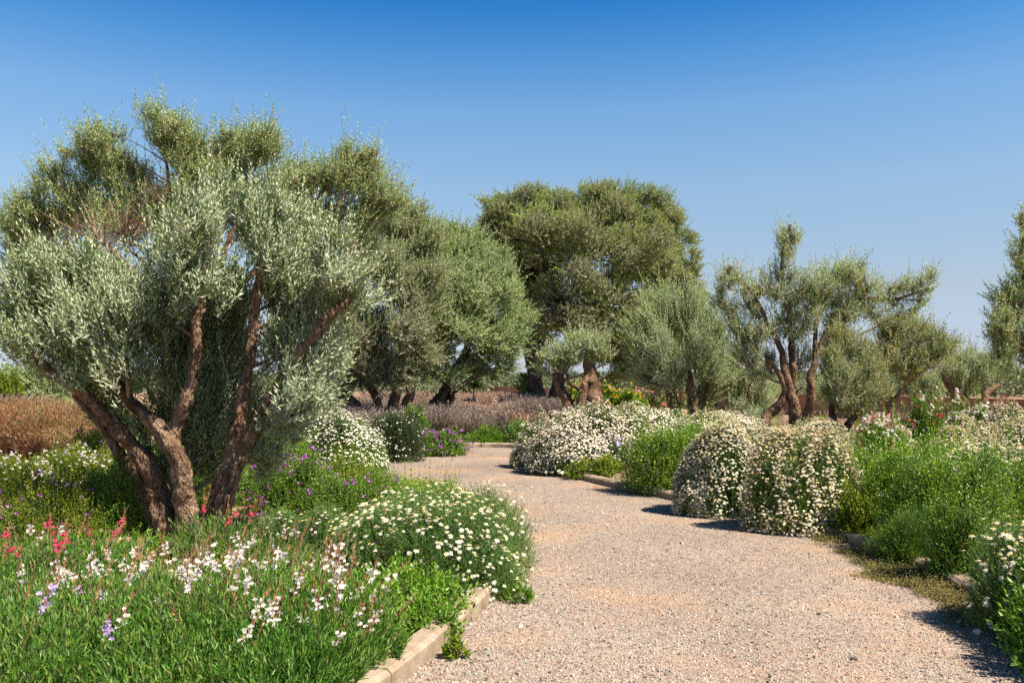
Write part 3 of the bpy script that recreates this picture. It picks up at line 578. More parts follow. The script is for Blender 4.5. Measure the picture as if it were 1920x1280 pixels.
def grass_clump(name, label, cat, X_, Y_, r, h, n, mats, seed, lean=.5, wid=None, plume=(.5, .22, .03, 1), group=None, kind=None, wind=(0, 0, 0)):
    rs = RS(seed); root = empty(name, (X_, Y_, 0)); tag(root, label, cat, group); pxm = Y_ / F * 1.875; b = MB()
    for i in range(4):
        P, o = clump_pts(rs, X_ + rs.normal(0, .45) * r, Y_ + rs.normal(0, .4) * r, r * rs.uniform(.6, 1), n // 4); blades(rs, b, P, h * rs.uniform(.7, 1.1), wid or max(.006, .6 * pxm), lean, 0, 3, plume, wind, o)
    b.build('blades', [M[m] for m in mats], root); return root
#PLANTS
# ================================================================== the trees
tree('olive_tree', 'gnarled olive with thick bare stems fanning out over the near left flower bed', 'tree', 7.95, 370,
  [[(330, 1030, 0, 23.2), (305, 950, 0, 19.3), (275, 870, 0, 14.8), (214, 798, -.1, 12.8), (150, 731, -.2, 11.4), (100, 697, -.3, 9.41), (50, 660, -.4, 6.05)],
   [(300, 1005, .25, 17), (270, 930, .3, 14.7), (225, 850, .3, 10.1), (185, 790, .4, 8.06), (140, 740, .6, 5.38)],
   [(360, 1035, -.1, 24.7), (352, 975, -.1, 20.8), (338, 880, -.1, 16.8), (301, 810, -.1, 14.8), (222, 731, 0, 12.1), (160, 675, .1, 10.1), (140, 600, .2, 6.05)],
   [(322, 850, -.05, 11.4), (330, 800, -.05, 11.4), (342, 765, -.1, 13.4), (354, 735, -.1, 10.1), (367, 665, -.1, 9.41), (367, 600, -.1, 8.74), (375, 545, -.1, 8.06), (385, 490, 0, 5.38)],
   [(385, 1035, 0, 23.2), (400, 970, 0, 18.6), (420, 885, 0, 13.4), (445, 810, 0, 12.1), (456, 739, 0, 11.4), (467, 680, 0, 9.41), (475, 620, 0, 8.74), (480, 560, 0, 8.06), (487, 490, 0, 6.05)],
   [(410, 1030, -.2, 20.1), (418, 960, -.2, 17), (436, 895, -.22, 11.4), (462, 835, -.25, 9.41), (490, 770, -.3, 8.74), (545, 690, -.35, 8.74), (592, 625, -.4, 9.41), (622, 588, -.4, 10.1), (655, 562, -.4, 5.38)],
   [(350, 1020, .4, 12.3), (345, 960, .4, 10.8), (350, 880, .5, 8.06), (380, 800, .6, 6.72), (400, 700, .7, 5.38)]],
  [(40, 560, 85, 75, -.2), (60, 650, 85, 60, -.3), (130, 530, 80, 70, -.1), (170, 610, 105, 90, -.3), (110, 690, 60, 35, -.3), (250, 560, 75, 75, .2), (270, 660, 85, 80, .3), (330, 720, 75, 70, .5), (300, 780, 45, 40, .6),
   (365, 470, 72, 80, -.35), (380, 410, 35, 45, -.3), (430, 560, 60, 70, .4), (420, 660, 60, 85, .5), (400, 780, 55, 90, .7), (490, 450, 60, 65, -.1), (480, 390, 40, 45, .0), (540, 470, 50, 60, .2),
   (530, 560, 70, 70, .3), (540, 660, 75, 80, .2), (550, 745, 50, 60, -.4), (560, 740, 60, 55, -.1), (440, 760, 50, 80, .6), (640, 500, 72, 62, -.4), (660, 550, 60, 40, -.3), (600, 660, 60, 50, -.1), (530, 790, 40, 40, -.2), (350, 850, 45, 60, .8), (400, 870, 40, 60, .8), (280, 600, 40, 90, 0), (10, 610, 60, 60, 0), (580, 580, 40, 50, .1), (300, 560, 60, 90, .5), (330, 640, 60, 90, .6), (400, 600, 60, 100, .7), (450, 640, 60, 100, .8), (600, 590, 60, 60, .5), (350, 790, 50, 60, .9), (470, 820, 45, 60, .6), (585, 700, 45, 50, -.4), (230, 690, 60, 40, -.35), (560, 800, 40, 36, .3), (610, 700, 50, 50, .3), (370, 520, 50, 60, -.5), (330, 440, 40, 50, .2), (560, 420, 50, 50, .4), (200, 770, 50, 40, .9), (250, 820, 45, 50, .9), (235, 720, 60, 45, .8), (160, 730, 40, 25, .7), (300, 880, 40, 50, 1.), (500, 860, 40, 50, .8), (400, 350, 30, 30, .3, .6)],
  'olive_near', .062, .0165, layers=2.7, shoot=.3, k=14, up=.75, bark='bark_near', seed=11, ring=36, rough=.26, yellow=.0)
tree('olive_tree', 'taller olive with yellowing leaves rising behind the near left olive', 'tree', 12.5, 300,
  [[(300, 915, .3, 20), (320, 800, .3, 16), (320, 680, 0, 12), (295, 590, -.2, 9), (262, 535, -.3, 7), (225, 485, -.4, 5), (180, 440, -.4, 3)],
   [(330, 915, 0, 14), (330, 700, 0, 11), (318, 590, -.2, 7), (280, 505, -.2, 5), (240, 465, -.3, 2)],
   [(310, 700, 0, 10), (330, 560, .1, 8), (330, 440, .2, 5), (315, 330, .2, 3), (305, 250, .2, 2)],
   [(330, 720, 0, 10), (420, 570, .1, 8), (520, 470, .1, 5), (600, 420, 0, 3), (660, 350, 0, 2)],
   [(320, 690, 0, 8), (400, 520, .2, 6), (450, 400, .2, 4), (475, 300, .2, 2)]],
  [(185, 290, 48, 42, 0), (235, 320, 45, 50, .3), (170, 330, 45, 35, .2), (300, 225, 38, 34, 0, .75), (315, 275, 52, 40, .2), (350, 320, 65, 55, .3), (365, 270, 35, 25, .1, .8), (470, 270, 52, 40, .1), (500, 290, 35, 40, .2), (445, 320, 60, 50, .3), (425, 265, 20, 30, 0, .6),
   (665, 300, 50, 32, .2), (635, 340, 55, 45, .2), (690, 340, 40, 40, .3), (600, 350, 45, 40, .3), (555, 330, 35, 30, .3, .8), (105, 315, 38, 20, 0, .8), (95, 345, 30, 20, 0, .7), (45, 385, 40, 28, .1, .8), (30, 430, 60, 50, .3), (100, 420, 65, 50, .3), (175, 420, 80, 60, .2, .6),
   (250, 440, 85, 70, .3, .6), (340, 400, 70, 60, .3), (430, 410, 70, 60, .5), (540, 400, 60, 55, .4), (620, 420, 80, 55, .3, .8), (690, 400, 50, 45, .3, .8), (560, 480, 80, 70, .6), (660, 480, 70, 60, .7), (60, 500, 80, 70, .6), (150, 510, 80, 60, .8), (740, 385, 45, 30, .4, .7), (210, 385, 55, 40, .2, .7), (285, 385, 50, 45, .3, .8), (140, 375, 45, 32, .2, .7), (265, 350, 40, 35, .3, .8), (390, 350, 45, 50, .2, .9), (410, 300, 30, 40, .2, .7), (520, 350, 40, 40, .3, .8), (575, 320, 25, 22, .2, .6), (720, 370, 40, 30, .3, .8), (335, 240, 22, 25, .1, .6), (210, 255, 30, 22, 0, .6), (150, 265, 22, 20, 0, .6), (700, 290, 22, 20, .1, .6), (505, 250, 22, 22, .1, .6)],
  'olive_mid', .05, .0155, dead_wood=[(190, 425, 45, -.9, 34), (240, 400, 40, -.9, 30), (140, 440, 35, -.8, 20), (610, 440, 40, -.8, 30), (575, 420, 30, -.7, 18), (300, 350, 30, -.6, 14)], layers=2.0, shoot=.32, k=13, up=.5, yellow=.035, bark='bark_far', seed=12, ring=14, twigs=1.6)
tree('olive_tree', 'broad dense olive with leaning red brown trunks behind the left daisy mound', 'tree', 26, 745,
  [[(688, 805, 0, 11), (672, 770, 0, 12), (650, 745, 0, 10), (625, 730, 0, 8), (590, 690, .2, 5)],
   [(716, 800, 0, 8), (712, 770, 0, 7), (700, 735, 0, 8), (680, 690, 0, 6), (680, 560, 0, 4)],
   [(742, 805, .3, 10), (738, 755, .3, 10), (750, 700, .3, 9), (760, 600, .3, 6), (760, 480, .3, 3)],
   [(758, 805, .5, 10), (762, 760, .5, 10), (775, 700, .5, 8), (800, 600, .5, 5)]],
  [(640, 470, 60, 55, 0), (700, 430, 55, 40, 0), (760, 395, 38, 26, 0, .8), (750, 440, 60, 45, 0), (640, 560, 70, 60, 0), (720, 520, 80, 70, -1), (800, 470, 60, 50, .5), (600, 620, 50, 50, 0), (680, 630, 70, 60, -1), (760, 600, 70, 70, -1), (650, 680, 55, 35, 0), (720, 680, 45, 30, -.5), (600, 690, 35, 30, -.5), (780, 670, 50, 35, -.6), (800, 540, 60, 60, -.6), (560, 560, 60, 80, .5), (700, 705, 40, 24, -.8, .8), (650, 715, 36, 22, -.5, .8), (770, 705, 36, 26, -.8, .8), (730, 715, 26, 20, -1, .7), (600, 720, 40, 34, .3), (560, 690, 40, 60, .5), (620, 745, 24, 16, .3, .7)],
  'olive_warm', .085, .036, layers=3.0, shoot=.42, k=12, up=.35, bark='bark_far', seed=13)
tree('olive_tree', 'spreading dark olive whose low crown hangs over the purple grass beside the gap', 'tree', 28, 825,
  [[(800, 800, .2, 12), (815, 765, .2, 13), (835, 735, .1, 12), (850, 700, 0, 9), (880, 640, 0, 6), (900, 540, 0, 4)],
   [(805, 800, .2, 7), (830, 765, 0, 6), (846, 750, 0, 6), (840, 690, 0, 6), (800, 600, 0, 4)]],
  [(820, 440, 45, 32, .5), (870, 465, 50, 38, .3), (920, 490, 45, 38, 0), (950, 540, 42, 45, 0), (965, 590, 38, 35, 0), (840, 520, 70, 60, -.5), (900, 560, 65, 60, -.8), (850, 610, 65, 55, -1.2), (920, 630, 55, 45, -.5), (950, 660, 38, 28, 0, .8), (820, 660, 55, 35, -.8), (900, 680, 35, 28, 0, .8), (965, 640, 30, 25, .3, .7), (790, 580, 55, 60, -.5), (870, 690, 26, 20, 0, .6), (810, 700, 36, 26, -1, .8), (850, 710, 28, 20, -.8, .7), (925, 695, 24, 20, 0, .7), (960, 690, 18, 18, .2, .5), (780, 690, 30, 26, -1, .8)],
  'olive_mid', .085, .036, layers=3.0, shoot=.42, k=12, up=.25, bark='bark_dark', seed=14)
tree('evergreen_tree', 'tallest broad dark evergreen tree with rounded dense crown behind the path bend', 'tree', 42, 1050,
  [[(1010, 775, 0, 15), (1005, 700, 0, 14), (1000, 640, 0, 12), (1020, 560, 0, 10), (1060, 460, 0, 6)],
   [(1030, 775, .6, 12), (1060, 680, .6, 12), (1120, 600, .6, 10), (1180, 480, .6, 6)],
   [(1015, 775, .3, 10), (990, 660, .3, 10), (950, 560, .3, 7), (940, 450, .3, 4)]],
  [(935, 395, 42, 38, 0), (985, 385, 48, 34, .5), (1040, 390, 50, 34, 0), (1100, 395, 48, 36, 0), (1165, 370, 46, 30, 0), (1180, 410, 60, 50, -1), (1240, 400, 42, 36, .5), (1265, 450, 40, 48, .5), (920, 450, 42, 50, 0), (960, 500, 60, 60, 0), (1030, 450, 75, 60, -2), (1110, 470, 80, 70, -2.5), (1190, 480, 75, 70, -2), (1250, 520, 58, 60, 0), (1290, 570, 38, 45, .5), (1060, 560, 75, 70, -2), (1150, 570, 80, 75, -2.5), (1230, 600, 65, 60, -1), (1000, 570, 50, 50, .5), (1010, 620, 35, 40, 1), (1100, 640, 50, 40, 0), (1180, 660, 50, 45, 0), (1160, 700, 25, 30, .5, .7), (1280, 640, 50, 50, 1), (980, 430, 60, 50, .5), (1000, 470, 60, 60, 1), (960, 440, 60, 60, .5), (1020, 520, 60, 60, 1), (1100, 430, 70, 50, 0), (1220, 450, 60, 60, 0), (1105, 378, 45, 28, 0), (1130, 405, 65, 50, -.5), (1060, 415, 80, 55, -.5), (1200, 390, 50, 40, 0), (1290, 520, 34, 50, 0), (1010, 660, 28, 26, 1.5, .7)],
  'oak', .1, .055, layers=3.4, shoot=.45, k=14, up=.05, fan=.3, spray=.05, bark='bark_dark', seed=15, spread=.95, fill=1.)
tree('olive_tree', 'small round headed olive with a hollow split grey brown trunk beside the gap', 'tree', 22, 1100,
  [[(1112, 815, .1, 17), (1113, 770, .1, 15), (1110, 730, .1, 13), (1103, 690, .1, 10), (1100, 660, 0, 6)],
   [(1126, 812, .1, 9), (1122, 765, .2, 9), (1116, 720, .2, 10), (1108, 680, .2, 8)],
   [(1085, 815, -.1, 9), (1087, 775, -.1, 9), (1092, 745, -.1, 7), (1096, 720, -.1, 6), (1100, 690, 0, 4)],
   [(1075, 815, .1, 10), (1068, 772, .1, 11), (1056, 735, .1, 10), (1045, 712, .1, 7), (1040, 690, .1, 4)],
   [(1093, 745, -.1, 5), (1085, 728, -.1, 4), (1070, 720, -.1, 4), (1062, 700, 0, 3)]],
  [(1090, 640, 40, 24, 0), (1062, 655, 34, 22, 0), (1118, 648, 28, 22, 0), (1036, 672, 28, 18, 0, .7), (1014, 664, 14, 8, 0, .5), (1022, 700, 22, 16, .2, .6), (1075, 675, 32, 16, 0), (1112, 672, 22, 12, 0, .8), (1136, 664, 14, 20, 0, .5), (1050, 690, 18, 10, 0, .5)],
  'olive_grey', .075, .028, layers=2.2, shoot=.34, k=12, up=.4, bark='bark_far', seed=16, rough=.22, fill=.4, spray=.3)
tree('olive_tree', 'bushy silver olive with many upright feathery shoots right of the gap', 'tree', 19.5, 1280,
  [[(1300, 815, -.2, 10), (1298, 770, -.2, 10), (1294, 730, -.1, 9), (1290, 690, 0, 7), (1300, 620, 0, 4)],
   [(1268, 815, .2, 12), (1262, 765, .2, 12), (1255, 720, .2, 9), (1240, 660, .2, 6)],
   [(1325, 815, .2, 10), (1318, 765, .2, 10), (1322, 710, .2, 8), (1335, 650, .2, 5)]],
  [(1220, 600, 42, 42, 0), (1265, 590, 45, 45, 0), (1310, 600, 42, 45, 0), (1215, 660, 40, 50, 0), (1250, 670, 55, 55, -.4), (1310, 670, 50, 60, -.4), (1345, 640, 30, 50, 0), (1200, 700, 25, 25, 0, .8), (1235, 720, 40, 25, -.1), (1350, 700, 34, 35, 0), (1240, 560, 25, 28, 0, .5), (1285, 555, 25, 25, 0, .5), (1195, 630, 22, 35, 0, .6), (1330, 745, 35, 30, .2, .8)],
  'olive_grey', .07, .02, layers=2.5, shoot=.5, k=18, up=.35, fan=1.3, bark='bark_far', seed=17, spread=.55, bend=.1)
tree('olive_tree', 'airy olive with a tall thin leader and forked bare limbs above the daisies', 'tree', 17.5, 1490,
  [[(1496, 860, 0, 14.4), (1492, 800, 0, 12), (1487, 756, 0, 10.4), (1477, 720, 0, 8), (1465, 657, 0, 5.6), (1437, 602, 0, 4), (1417, 560, 0, 3.2), (1395, 530, 0, 2.4)],
   [(1415, 860, .2, 9.6), (1433, 792, .1, 9.6), (1455, 765, .1, 9.6), (1472, 735, 0, 6.4), (1460, 700, 0, 4.8), (1437, 670, 0, 4), (1400, 630, 0, 2.4)],
   [(1500, 850, -.1, 9.6), (1512, 790, -.1, 9.6), (1520, 745, -.1, 8), (1521, 715, -.1, 7.2), (1528, 673, 0, 5.6), (1548, 625, 0, 4.8), (1572, 585, 0, 4), (1620, 560, 0, 3.2), (1675, 562, 0, 3.2), (1740, 540, 0, 1.6)],
   [(1487, 750, .1, 8), (1486, 700, .1, 7.2), (1485, 650, .1, 6.4), (1478, 580, .1, 4), (1466, 500, .1, 3.2), (1474, 450, .1, 2.4), (1482, 420, .1, 1.6)],
   [(1528, 673, 0, 4.8), (1530, 610, .1, 4), (1540, 550, .1, 2.4), (1545, 510, .1, 1.6)]],
  [(1478, 436, 24, 18, 0, .55), (1470, 460, 20, 20, 0, .55), (1492, 448, 16, 20, 0, .5), (1465, 500, 26, 24, 0, .55), (1372, 505, 26, 16, 0, .45), (1385, 525, 26, 18, 0, .5), (1355, 520, 14, 12, 0, .4), (1405, 560, 34, 28, 0, .6), (1370, 590, 28, 28, 0, .6), (1440, 540, 34, 30, 0, .65), (1500, 545, 42, 38, 0, .75), (1550, 520, 36, 34, 0, .8), (1590, 520, 34, 34, 0, .7),
   (1570, 570, 44, 34, 0, .8), (1510, 600, 40, 44, 0, .7), (1470, 620, 32, 44, .2, .55), (1420, 630, 36, 34, 0, .6), (1395, 665, 36, 38, 0, .6), (1415, 700, 30, 32, .2, .6), (1625, 540, 34, 26, 0, .65), (1670, 545, 34, 22, 0, .6), (1715, 535, 28, 20, 0, .55), (1748, 520, 20, 22, 0, .5), (1640, 585, 40, 32, 0, .65), (1690, 590, 34, 26, 0, .55), (1730, 565, 26, 16, 0, .45), (1560, 620, 30, 28, .2, .5), (1615, 500, 14, 16, 0, .4), (1350, 560, 24, 30, .2, .5), (1445, 690, 22, 36, .5, .6), (1500, 680, 24, 34, .6, .6), (1550, 660, 24, 30, .5, .7), (1480, 570, 30, 30, .3, .6), (1530, 560, 34, 34, .2, .8), (1425, 590, 26, 26, .3, .6), (1575, 610, 34, 34, .2, .8), (1600, 570, 30, 30, .2, .8), (1380, 620, 24, 34, .3, .6)],
  'olive_grey', .06, .0195, layers=1.75, shoot=.34, k=12, up=.55, yellow=.03, bark='bark_far', seed=18, twigs=1.4, fill=.45)
tree('olive_tree', 'leaning yellow flecked olive crown behind the airy olive, with a crooked dark stub', 'tree', 21, 1670,
  [[(1672, 815, 0, 9), (1670, 770, 0, 9), (1664, 740, 0, 8), (1655, 705, 0, 6), (1670, 650, 0, 4)],
   [(1672, 810, .2, 6), (1674, 765, .2, 6), (1682, 742, .2, 5), (1693, 730, .2, 4)]],
  [(1660, 625, 38, 34, 0, .7), (1700, 630, 42, 34, 0, .75), (1745, 640, 38, 30, 0, .7), (1780, 645, 24, 18, 0, .5), (1690, 670, 46, 36, 0, .8), (1735, 680, 40, 34, 0, .75), (1650, 670, 36, 34, 0, .7), (1720, 610, 26, 18, 0, .5), (1765, 665, 30, 24, 0, .6), (1700, 705, 30, 20, 0, .6)],
  'olive_warm', .065, .024, layers=2.4, shoot=.34, k=12, up=.35, yellow=.06, bark='bark_far', seed=19, twigs=1.2)
tree('olive_tree', 'low rounded bushy olive with foliage near the ground right of the forked trunks', 'tree', 16.5, 1590,
  [[(1572, 850, -.1, 7), (1566, 800, -.1, 7), (1560, 765, 0, 5), (1570, 700, 0, 3)],
   [(1570, 850, 0, 7), (1585, 805, 0, 7), (1600, 785, 0, 6), (1625, 745, 0, 4), (1630, 700, 0, 3)]],
  [(1590, 655, 40, 34, 0, .8), (1565, 690, 34, 40, 0, .85), (1625, 690, 42, 42, 0, .85), (1595, 735, 48, 40, -.3), (1560, 740, 28, 36, 0, .8), (1640, 740, 34, 34, 0, .8), (1600, 770, 40, 24, 0, .8), (1570, 630, 18, 18, 0, .5)],
  'olive_warm', .055, .018, layers=2.6, shoot=.3, k=12, up=.45, yellow=.06, bark='bark_dark', seed=20)
tree('olive_tree', 'grey green olive thicket filling the space left of the forked trunks', 'tree', 20, 1405,
  [[(1400, 820, 0, 6), (1402, 770, 0, 6), (1405, 720, 0, 4), (1400, 680, 0, 3)], [(1410, 820, 0, 5), (1420, 760, 0, 5), (1430, 720, 0, 3)]],
  [(1390, 720, 32, 30, 0, .8), (1425, 735, 32, 30, 0, .7), (1395, 765, 34, 24, 0, .8), (1430, 775, 26, 20, 0, .7), (1380, 680, 30, 34, 0, .7), (1370, 740, 22, 26, 0, .7), (1360, 700, 24, 34, .3, .8), (1445, 745, 26, 34, .6, .8), (1470, 730, 20, 30, 1., .7), (1540, 740, 24, 40, 1.5, .7), (1400, 795, 40, 20, -.3, .8)],
  'olive_grey', .06, .02, layers=2.2, shoot=.34, k=12, up=.7, bark='bark_far', seed=21)
tree('olive_tree', 'small silver olive with V shaped bare stems in front of the wall at right', 'tree', 24, 1820,
  [[(1808, 800, 0, 8), (1803, 765, 0, 9), (1790, 742, 0, 7), (1775, 720, 0, 5), (1770, 690, 0, 3)],
   [(1818, 800, 0, 7), (1812, 760, 0, 6), (1800, 740, 0, 5), (1795, 710, 0, 3)],
   [(1828, 790, -.2, 6), (1842, 755, -.2, 6), (1852, 735, -.2, 6), (1872, 722, -.2, 4)],
   [(1835, 795, -.1, 6), (1860, 765, -.1, 6), (1890, 738, -.1, 4)], [(1815, 760, .2, 4), (1814, 730, .2, 4), (1818, 700, .2, 3)]],
  [(1790, 690, 26, 26, 0, .9), (1815, 680, 30, 26, 0, .9), (1845, 690, 28, 26, 0, .9), (1800, 715, 30, 20, 0, .8), (1840, 715, 34, 18, 0, .7), (1870, 705, 24, 22, 0, .8), (1770, 705, 14, 22, 0, .6)],
  'olive_grey', .06, .022, layers=2.3, shoot=.36, k=14, up=.8, bark='bark_far', seed=22, spread=.6)
tree('olive_tree', 'grey olive between the V stemmed olive and the crooked stub', 'tree', 27, 1740,
  [[(1728, 790, 0, 6), (1726, 760, 0, 6), (1718, 735, 0, 5), (1712, 710, 0, 3)], [(1748, 790, .4, 5), (1755, 765, .4, 6), (1770, 745, .4, 5)]],
  [(1715, 705, 30, 20, 0, .9), (1735, 725, 36, 22, 0, .9), (1700, 730, 26, 20, 0, .8), (1755, 720, 24, 22, 0, .8), (1730, 745, 30, 14, 0, .6), (1650, 700, 30, 20, .5, .7), (1755, 745, 16, 12, 0, .6)],
  'olive_grey', .065, .025, layers=2.3, shoot=.34, k=12, up=.7, bark='bark_far', seed=23)
tree('olive_tree', 'dark glossy tree cut by the right edge of the view, orange flecked leaves', 'tree', 15, 1925,
  [[(1950, 860, 0, 16), (1945, 760, 0, 14), (1935, 680, 0, 11), (1925, 560, 0, 8), (1922, 460, 0, 5), (1915, 400, 0, 3)],
   [(1938, 690, 0, 8), (1905, 630, 0, 5), (1870, 590, 0, 3)]],
  [(1918, 415, 20, 22, 0, .5), (1915, 455, 18, 20, 0, .5), (1925, 500, 26, 26, 0, .6), (1905, 540, 30, 28, 0, .6), (1875, 560, 24, 18, 0, .5), (1870, 595, 24, 18, 0, .55), (1910, 590, 36, 30, 0, .7), (1880, 635, 36, 30, 0, .7), (1920, 650, 40, 40, 0, .8), (1870, 665, 26, 24, 0, .6), (1900, 700, 36, 26, 0, .7), (1960, 560, 40, 60, .3, .7), (1970, 660, 50, 60, .3, .7)],
  'olive_mid', .055, .019, layers=2.3, shoot=.28, k=11, up=.3, yellow=.04, bark='bark_far', seed=24, twigs=1.3)
# two young trees standing in the gap
tree('young_tree', 'young bright green sapling on a pale thin stem in the gap before the wall', 'tree', 45, 888,
  [[(888, 770, 0, 1.5), (888, 745, 0, 1.3), (889, 715, 0, 1.)]], [(888, 705, 13, 14, 0), (884, 720, 12, 10, 0), (894, 722, 11, 10, 0), (888, 693, 7, 10, 0, .7)],
  'shrub_bright', .11, .07, layers=2., shoot=.3, k=8, up=.5, seed=31, twigs=.2)
tree('young_tree', 'young rounder green tree nearer the hollow olive in the gap', 'tree', 42, 983,
  [[(984, 770, 0, 2), (984, 735, 0, 1.6), (984, 715, 0, 1.)]], [(985, 718, 16, 14, 0), (976, 728, 14, 10, 0), (994, 726, 12, 11, 0), (984, 706, 9, 8, 0, .7), (978, 738, 12, 8, 0, .7)],
  'shrub_green', .11, .07, layers=2., shoot=.3, k=8, up=.4, seed=32, twigs=.2)
# ================================================================== boundary wall
def wall_at(px_):                                   # terracotta wall receding to the left
    d = (10 + .0245 * (px_ - 850)) / F; Yw = .6 / d; return np.array([(px_ - 960) / F * Yw, Yw])
p0, p1 = wall_at(560), wall_at(2050); dirw = nrm(p1 - p0); nw = np.array([-dirw[1], dirw[0]]); root = empty('boundary_wall', (*((p0 + p1) / 2), 0))
tag(root, 'long low terracotta garden wall with a darker coping behind the trees', 'wall')
Lw = np.linalg.norm(p1 - p0); b = MB(); bc = MB(); bp = MB()
def boxl(bb, s0, s1, t0, t1, z0, z1):
    c = [p0 + dirw * s + nw * t for s in (s0, s1) for t in (t0, t1)]; V = [(*c[i], z) for z in (z0, z1) for i in (0, 2, 3, 1)]
    bb.add(V, [(0, 3, 2, 1), (4, 5, 6, 7), (0, 1, 5, 4), (1, 2, 6, 5), (2, 3, 7, 6), (3, 0, 4, 7)])
boxl(b, 0, Lw, -.12, .12, -.1, .9); boxl(bc, -.02, Lw + .02, -.18, .18, .9, .97); boxl(bc, -.02, Lw + .02, -.13, .13, .97, 1.0)
b.build('wall_body', M['wall'], root); bc.build('coping', M['coping'], root)
s = 2.
while s < Lw: bp = MB(); boxl(bp, s, s + .4, -.16, .16, -.1, .898); bp.build('pillar', M['wall'], root); s += 9.
# far trees beyond the wall
rs = RS(50); b = MB()
for i in range(260):
    px_ = rs.uniform(-100, 2000); Yd = rs.uniform(150, 260); c = PX(px_, HOR, Yd); r = rs.uniform(1.2, 3.2); c[2] = .3; hh = r * rs.uniform(.6, 1.1) * .8
    n = 120; d = sph(rs, n, 1.); P = c + d * [r * 1.6, r, hh]; b.kites(shoots(rs, P, nrm(d + UP), np.full(n, .8), 5, .7, .5, .9))
for i in range(620):
    px_ = rs.uniform(-150, 2100); Yd = rs.uniform(70, 170) + max(0, (1200 - px_)) * .03; c = PX(px_, HOR, Yd); r = rs.uniform(.8, 1.8); c[2] = .0; n = 46; d = sph(rs, n, 1.); P = c + d * [r * 1.8, r, r * rs.uniform(.4, .8)]; b.kites(shoots(rs, P, nrm(d + UP), np.full(n, .5), 5, .45, .3, .9))
tag(b.build('treeline', M['far_green']), 'far green scrub and low trees on the horizon beyond the wall', 'treeline', kind='stuff')
# ================================================================== fountain grass and fields
def grass_mass(name, label, boxes, mats, seed, h, n, wid, lean=.4, plume=(.5, .2, .03, 1), cat='grass', wind=(0, 0, 0)):
    rs = RS(seed); b = MB()
    for (xa, xb, ya, yb, share, hs_) in boxes:           # X range in photo columns, distance range
        nc = int(n * share / 150); Yc_ = ya + (yb - ya) * rs.rand(nc); Xc_ = (rs.uniform(xa, xb, nc) - 960) / F * Yc_
        for X1, Y1 in zip(Xc_, Yc_):
            if in_path(X1, Y1)[0] or (Y1 < 23 and edge_dist(np.array([X1]), np.array([Y1]))[0] < .3): continue
            m_ = int(150 * rs.uniform(.6, 1.4)); P, o = clump_pts(rs, X1, Y1, rs.uniform(.4, .8), m_)
            blades(rs, b, P, h * hs_ * rs.uniform(.55, 1.2), np.maximum(wid, .55 * Y1 / F * 1.875), lean, 0, 3, plume, wind, o)
    return tag(b.build(name, [M[m] for m in mats]), label, cat, kind='stuff')
grass_mass('fountain_grass', 'grey purple fountain grass with fluffy seed heads massed under the olives', [(560, 860, 21.5, 27, .5, .9), (600, 850, 27, 40, .35, .8), (850, 930, 21.5, 23.5, .1, .8)], ['grass_purple', 'plume'], 61, .64, 34000, .012, .5, (.2, .24, .03, 1))
grass_mass('dry_grass_field', 'pinkish dry grass field in the gap between path and wall', [(650, 1350, 40, 62, .5, 1.), (850, 1080, 25, 40, .5, .6)], ['plume_dry', 'plume_dry'], 62, .5, 26000, .03, .4, (.6, .25, .07, 1))
grass_mass('meadow_grass', 'green and straw grass behind the right flower beds', [(1150, 2000, 19, 34, .6, .6), (1300, 2000, 34, 48, .25, .8), (-120, 500, 16, 40, .15, .8)], ['grass_green', 'plume_dry'], 63, .5, 30000, .012, .4, (.2, .15, .03, 1))
for i, (x, y, r, h, n, lab) in enumerate([(1015, 805, .7, .6, 2600, 'arching purple grass clump behind the green tuft at the path bend'), (985, 775, 1.1, .55, 2600, 'dark purple fountain grass clump below the young trees')]):
    Y_ = GY(y); grass_clump('fountain_grass', lab, 'grass', (x - 960) / F * Y_, Y_, r, h, n, ['grass_purple', 'plume'], 70 + i, .6, None, (.5, .3, .04, 1))
for i, (x, yb, r, h, n, lab) in enumerate([(20, 872, .8, .95, 3600, 'rust red feathery grass at the left edge behind the daisies'), (75, 862, .75, 1.05, 3400, 'tallest rust red grass tussock near the left edge'), (130, 862, .6, .8, 2600, 'rusty grass tussock beside the leaning olive stem'), (-30, 868, .8, 1.1, 2600, 'rust red grass cut by the left edge'), (100, 880, .5, .6, 1800, 'low rust and green tussock in front of the rust red grass'), (155, 838, .8, .85, 2600, 'dark purple grass tuft under the low left olive limb'), (50, 820, 1.2, 1.0, 3000, 'dull purple grass behind the rusty tussocks')]):
    Y_ = GY(yb); grass_clump('fountain_grass', lab, 'grass', (x - 960) / F * Y_, Y_, r, h, n, ['grass_rust' if i < 5 else 'grass_purple', 'grass_rust' if i < 5 else 'plume'], 80 + i, .55, None, (.5, .2, .018, 1))
bush('shrub', 'dark olive scrub beyond the rusty grass at far left', 'shrub', -60, 130, 672, 768, 'green', 91, mat='olive_mid')
bush('shrub', 'yellow green shrub peeping over the rusty grass at far left', 'shrub', -20, 55, 690, 800, 'green', 90, mat='shrub_yellow')
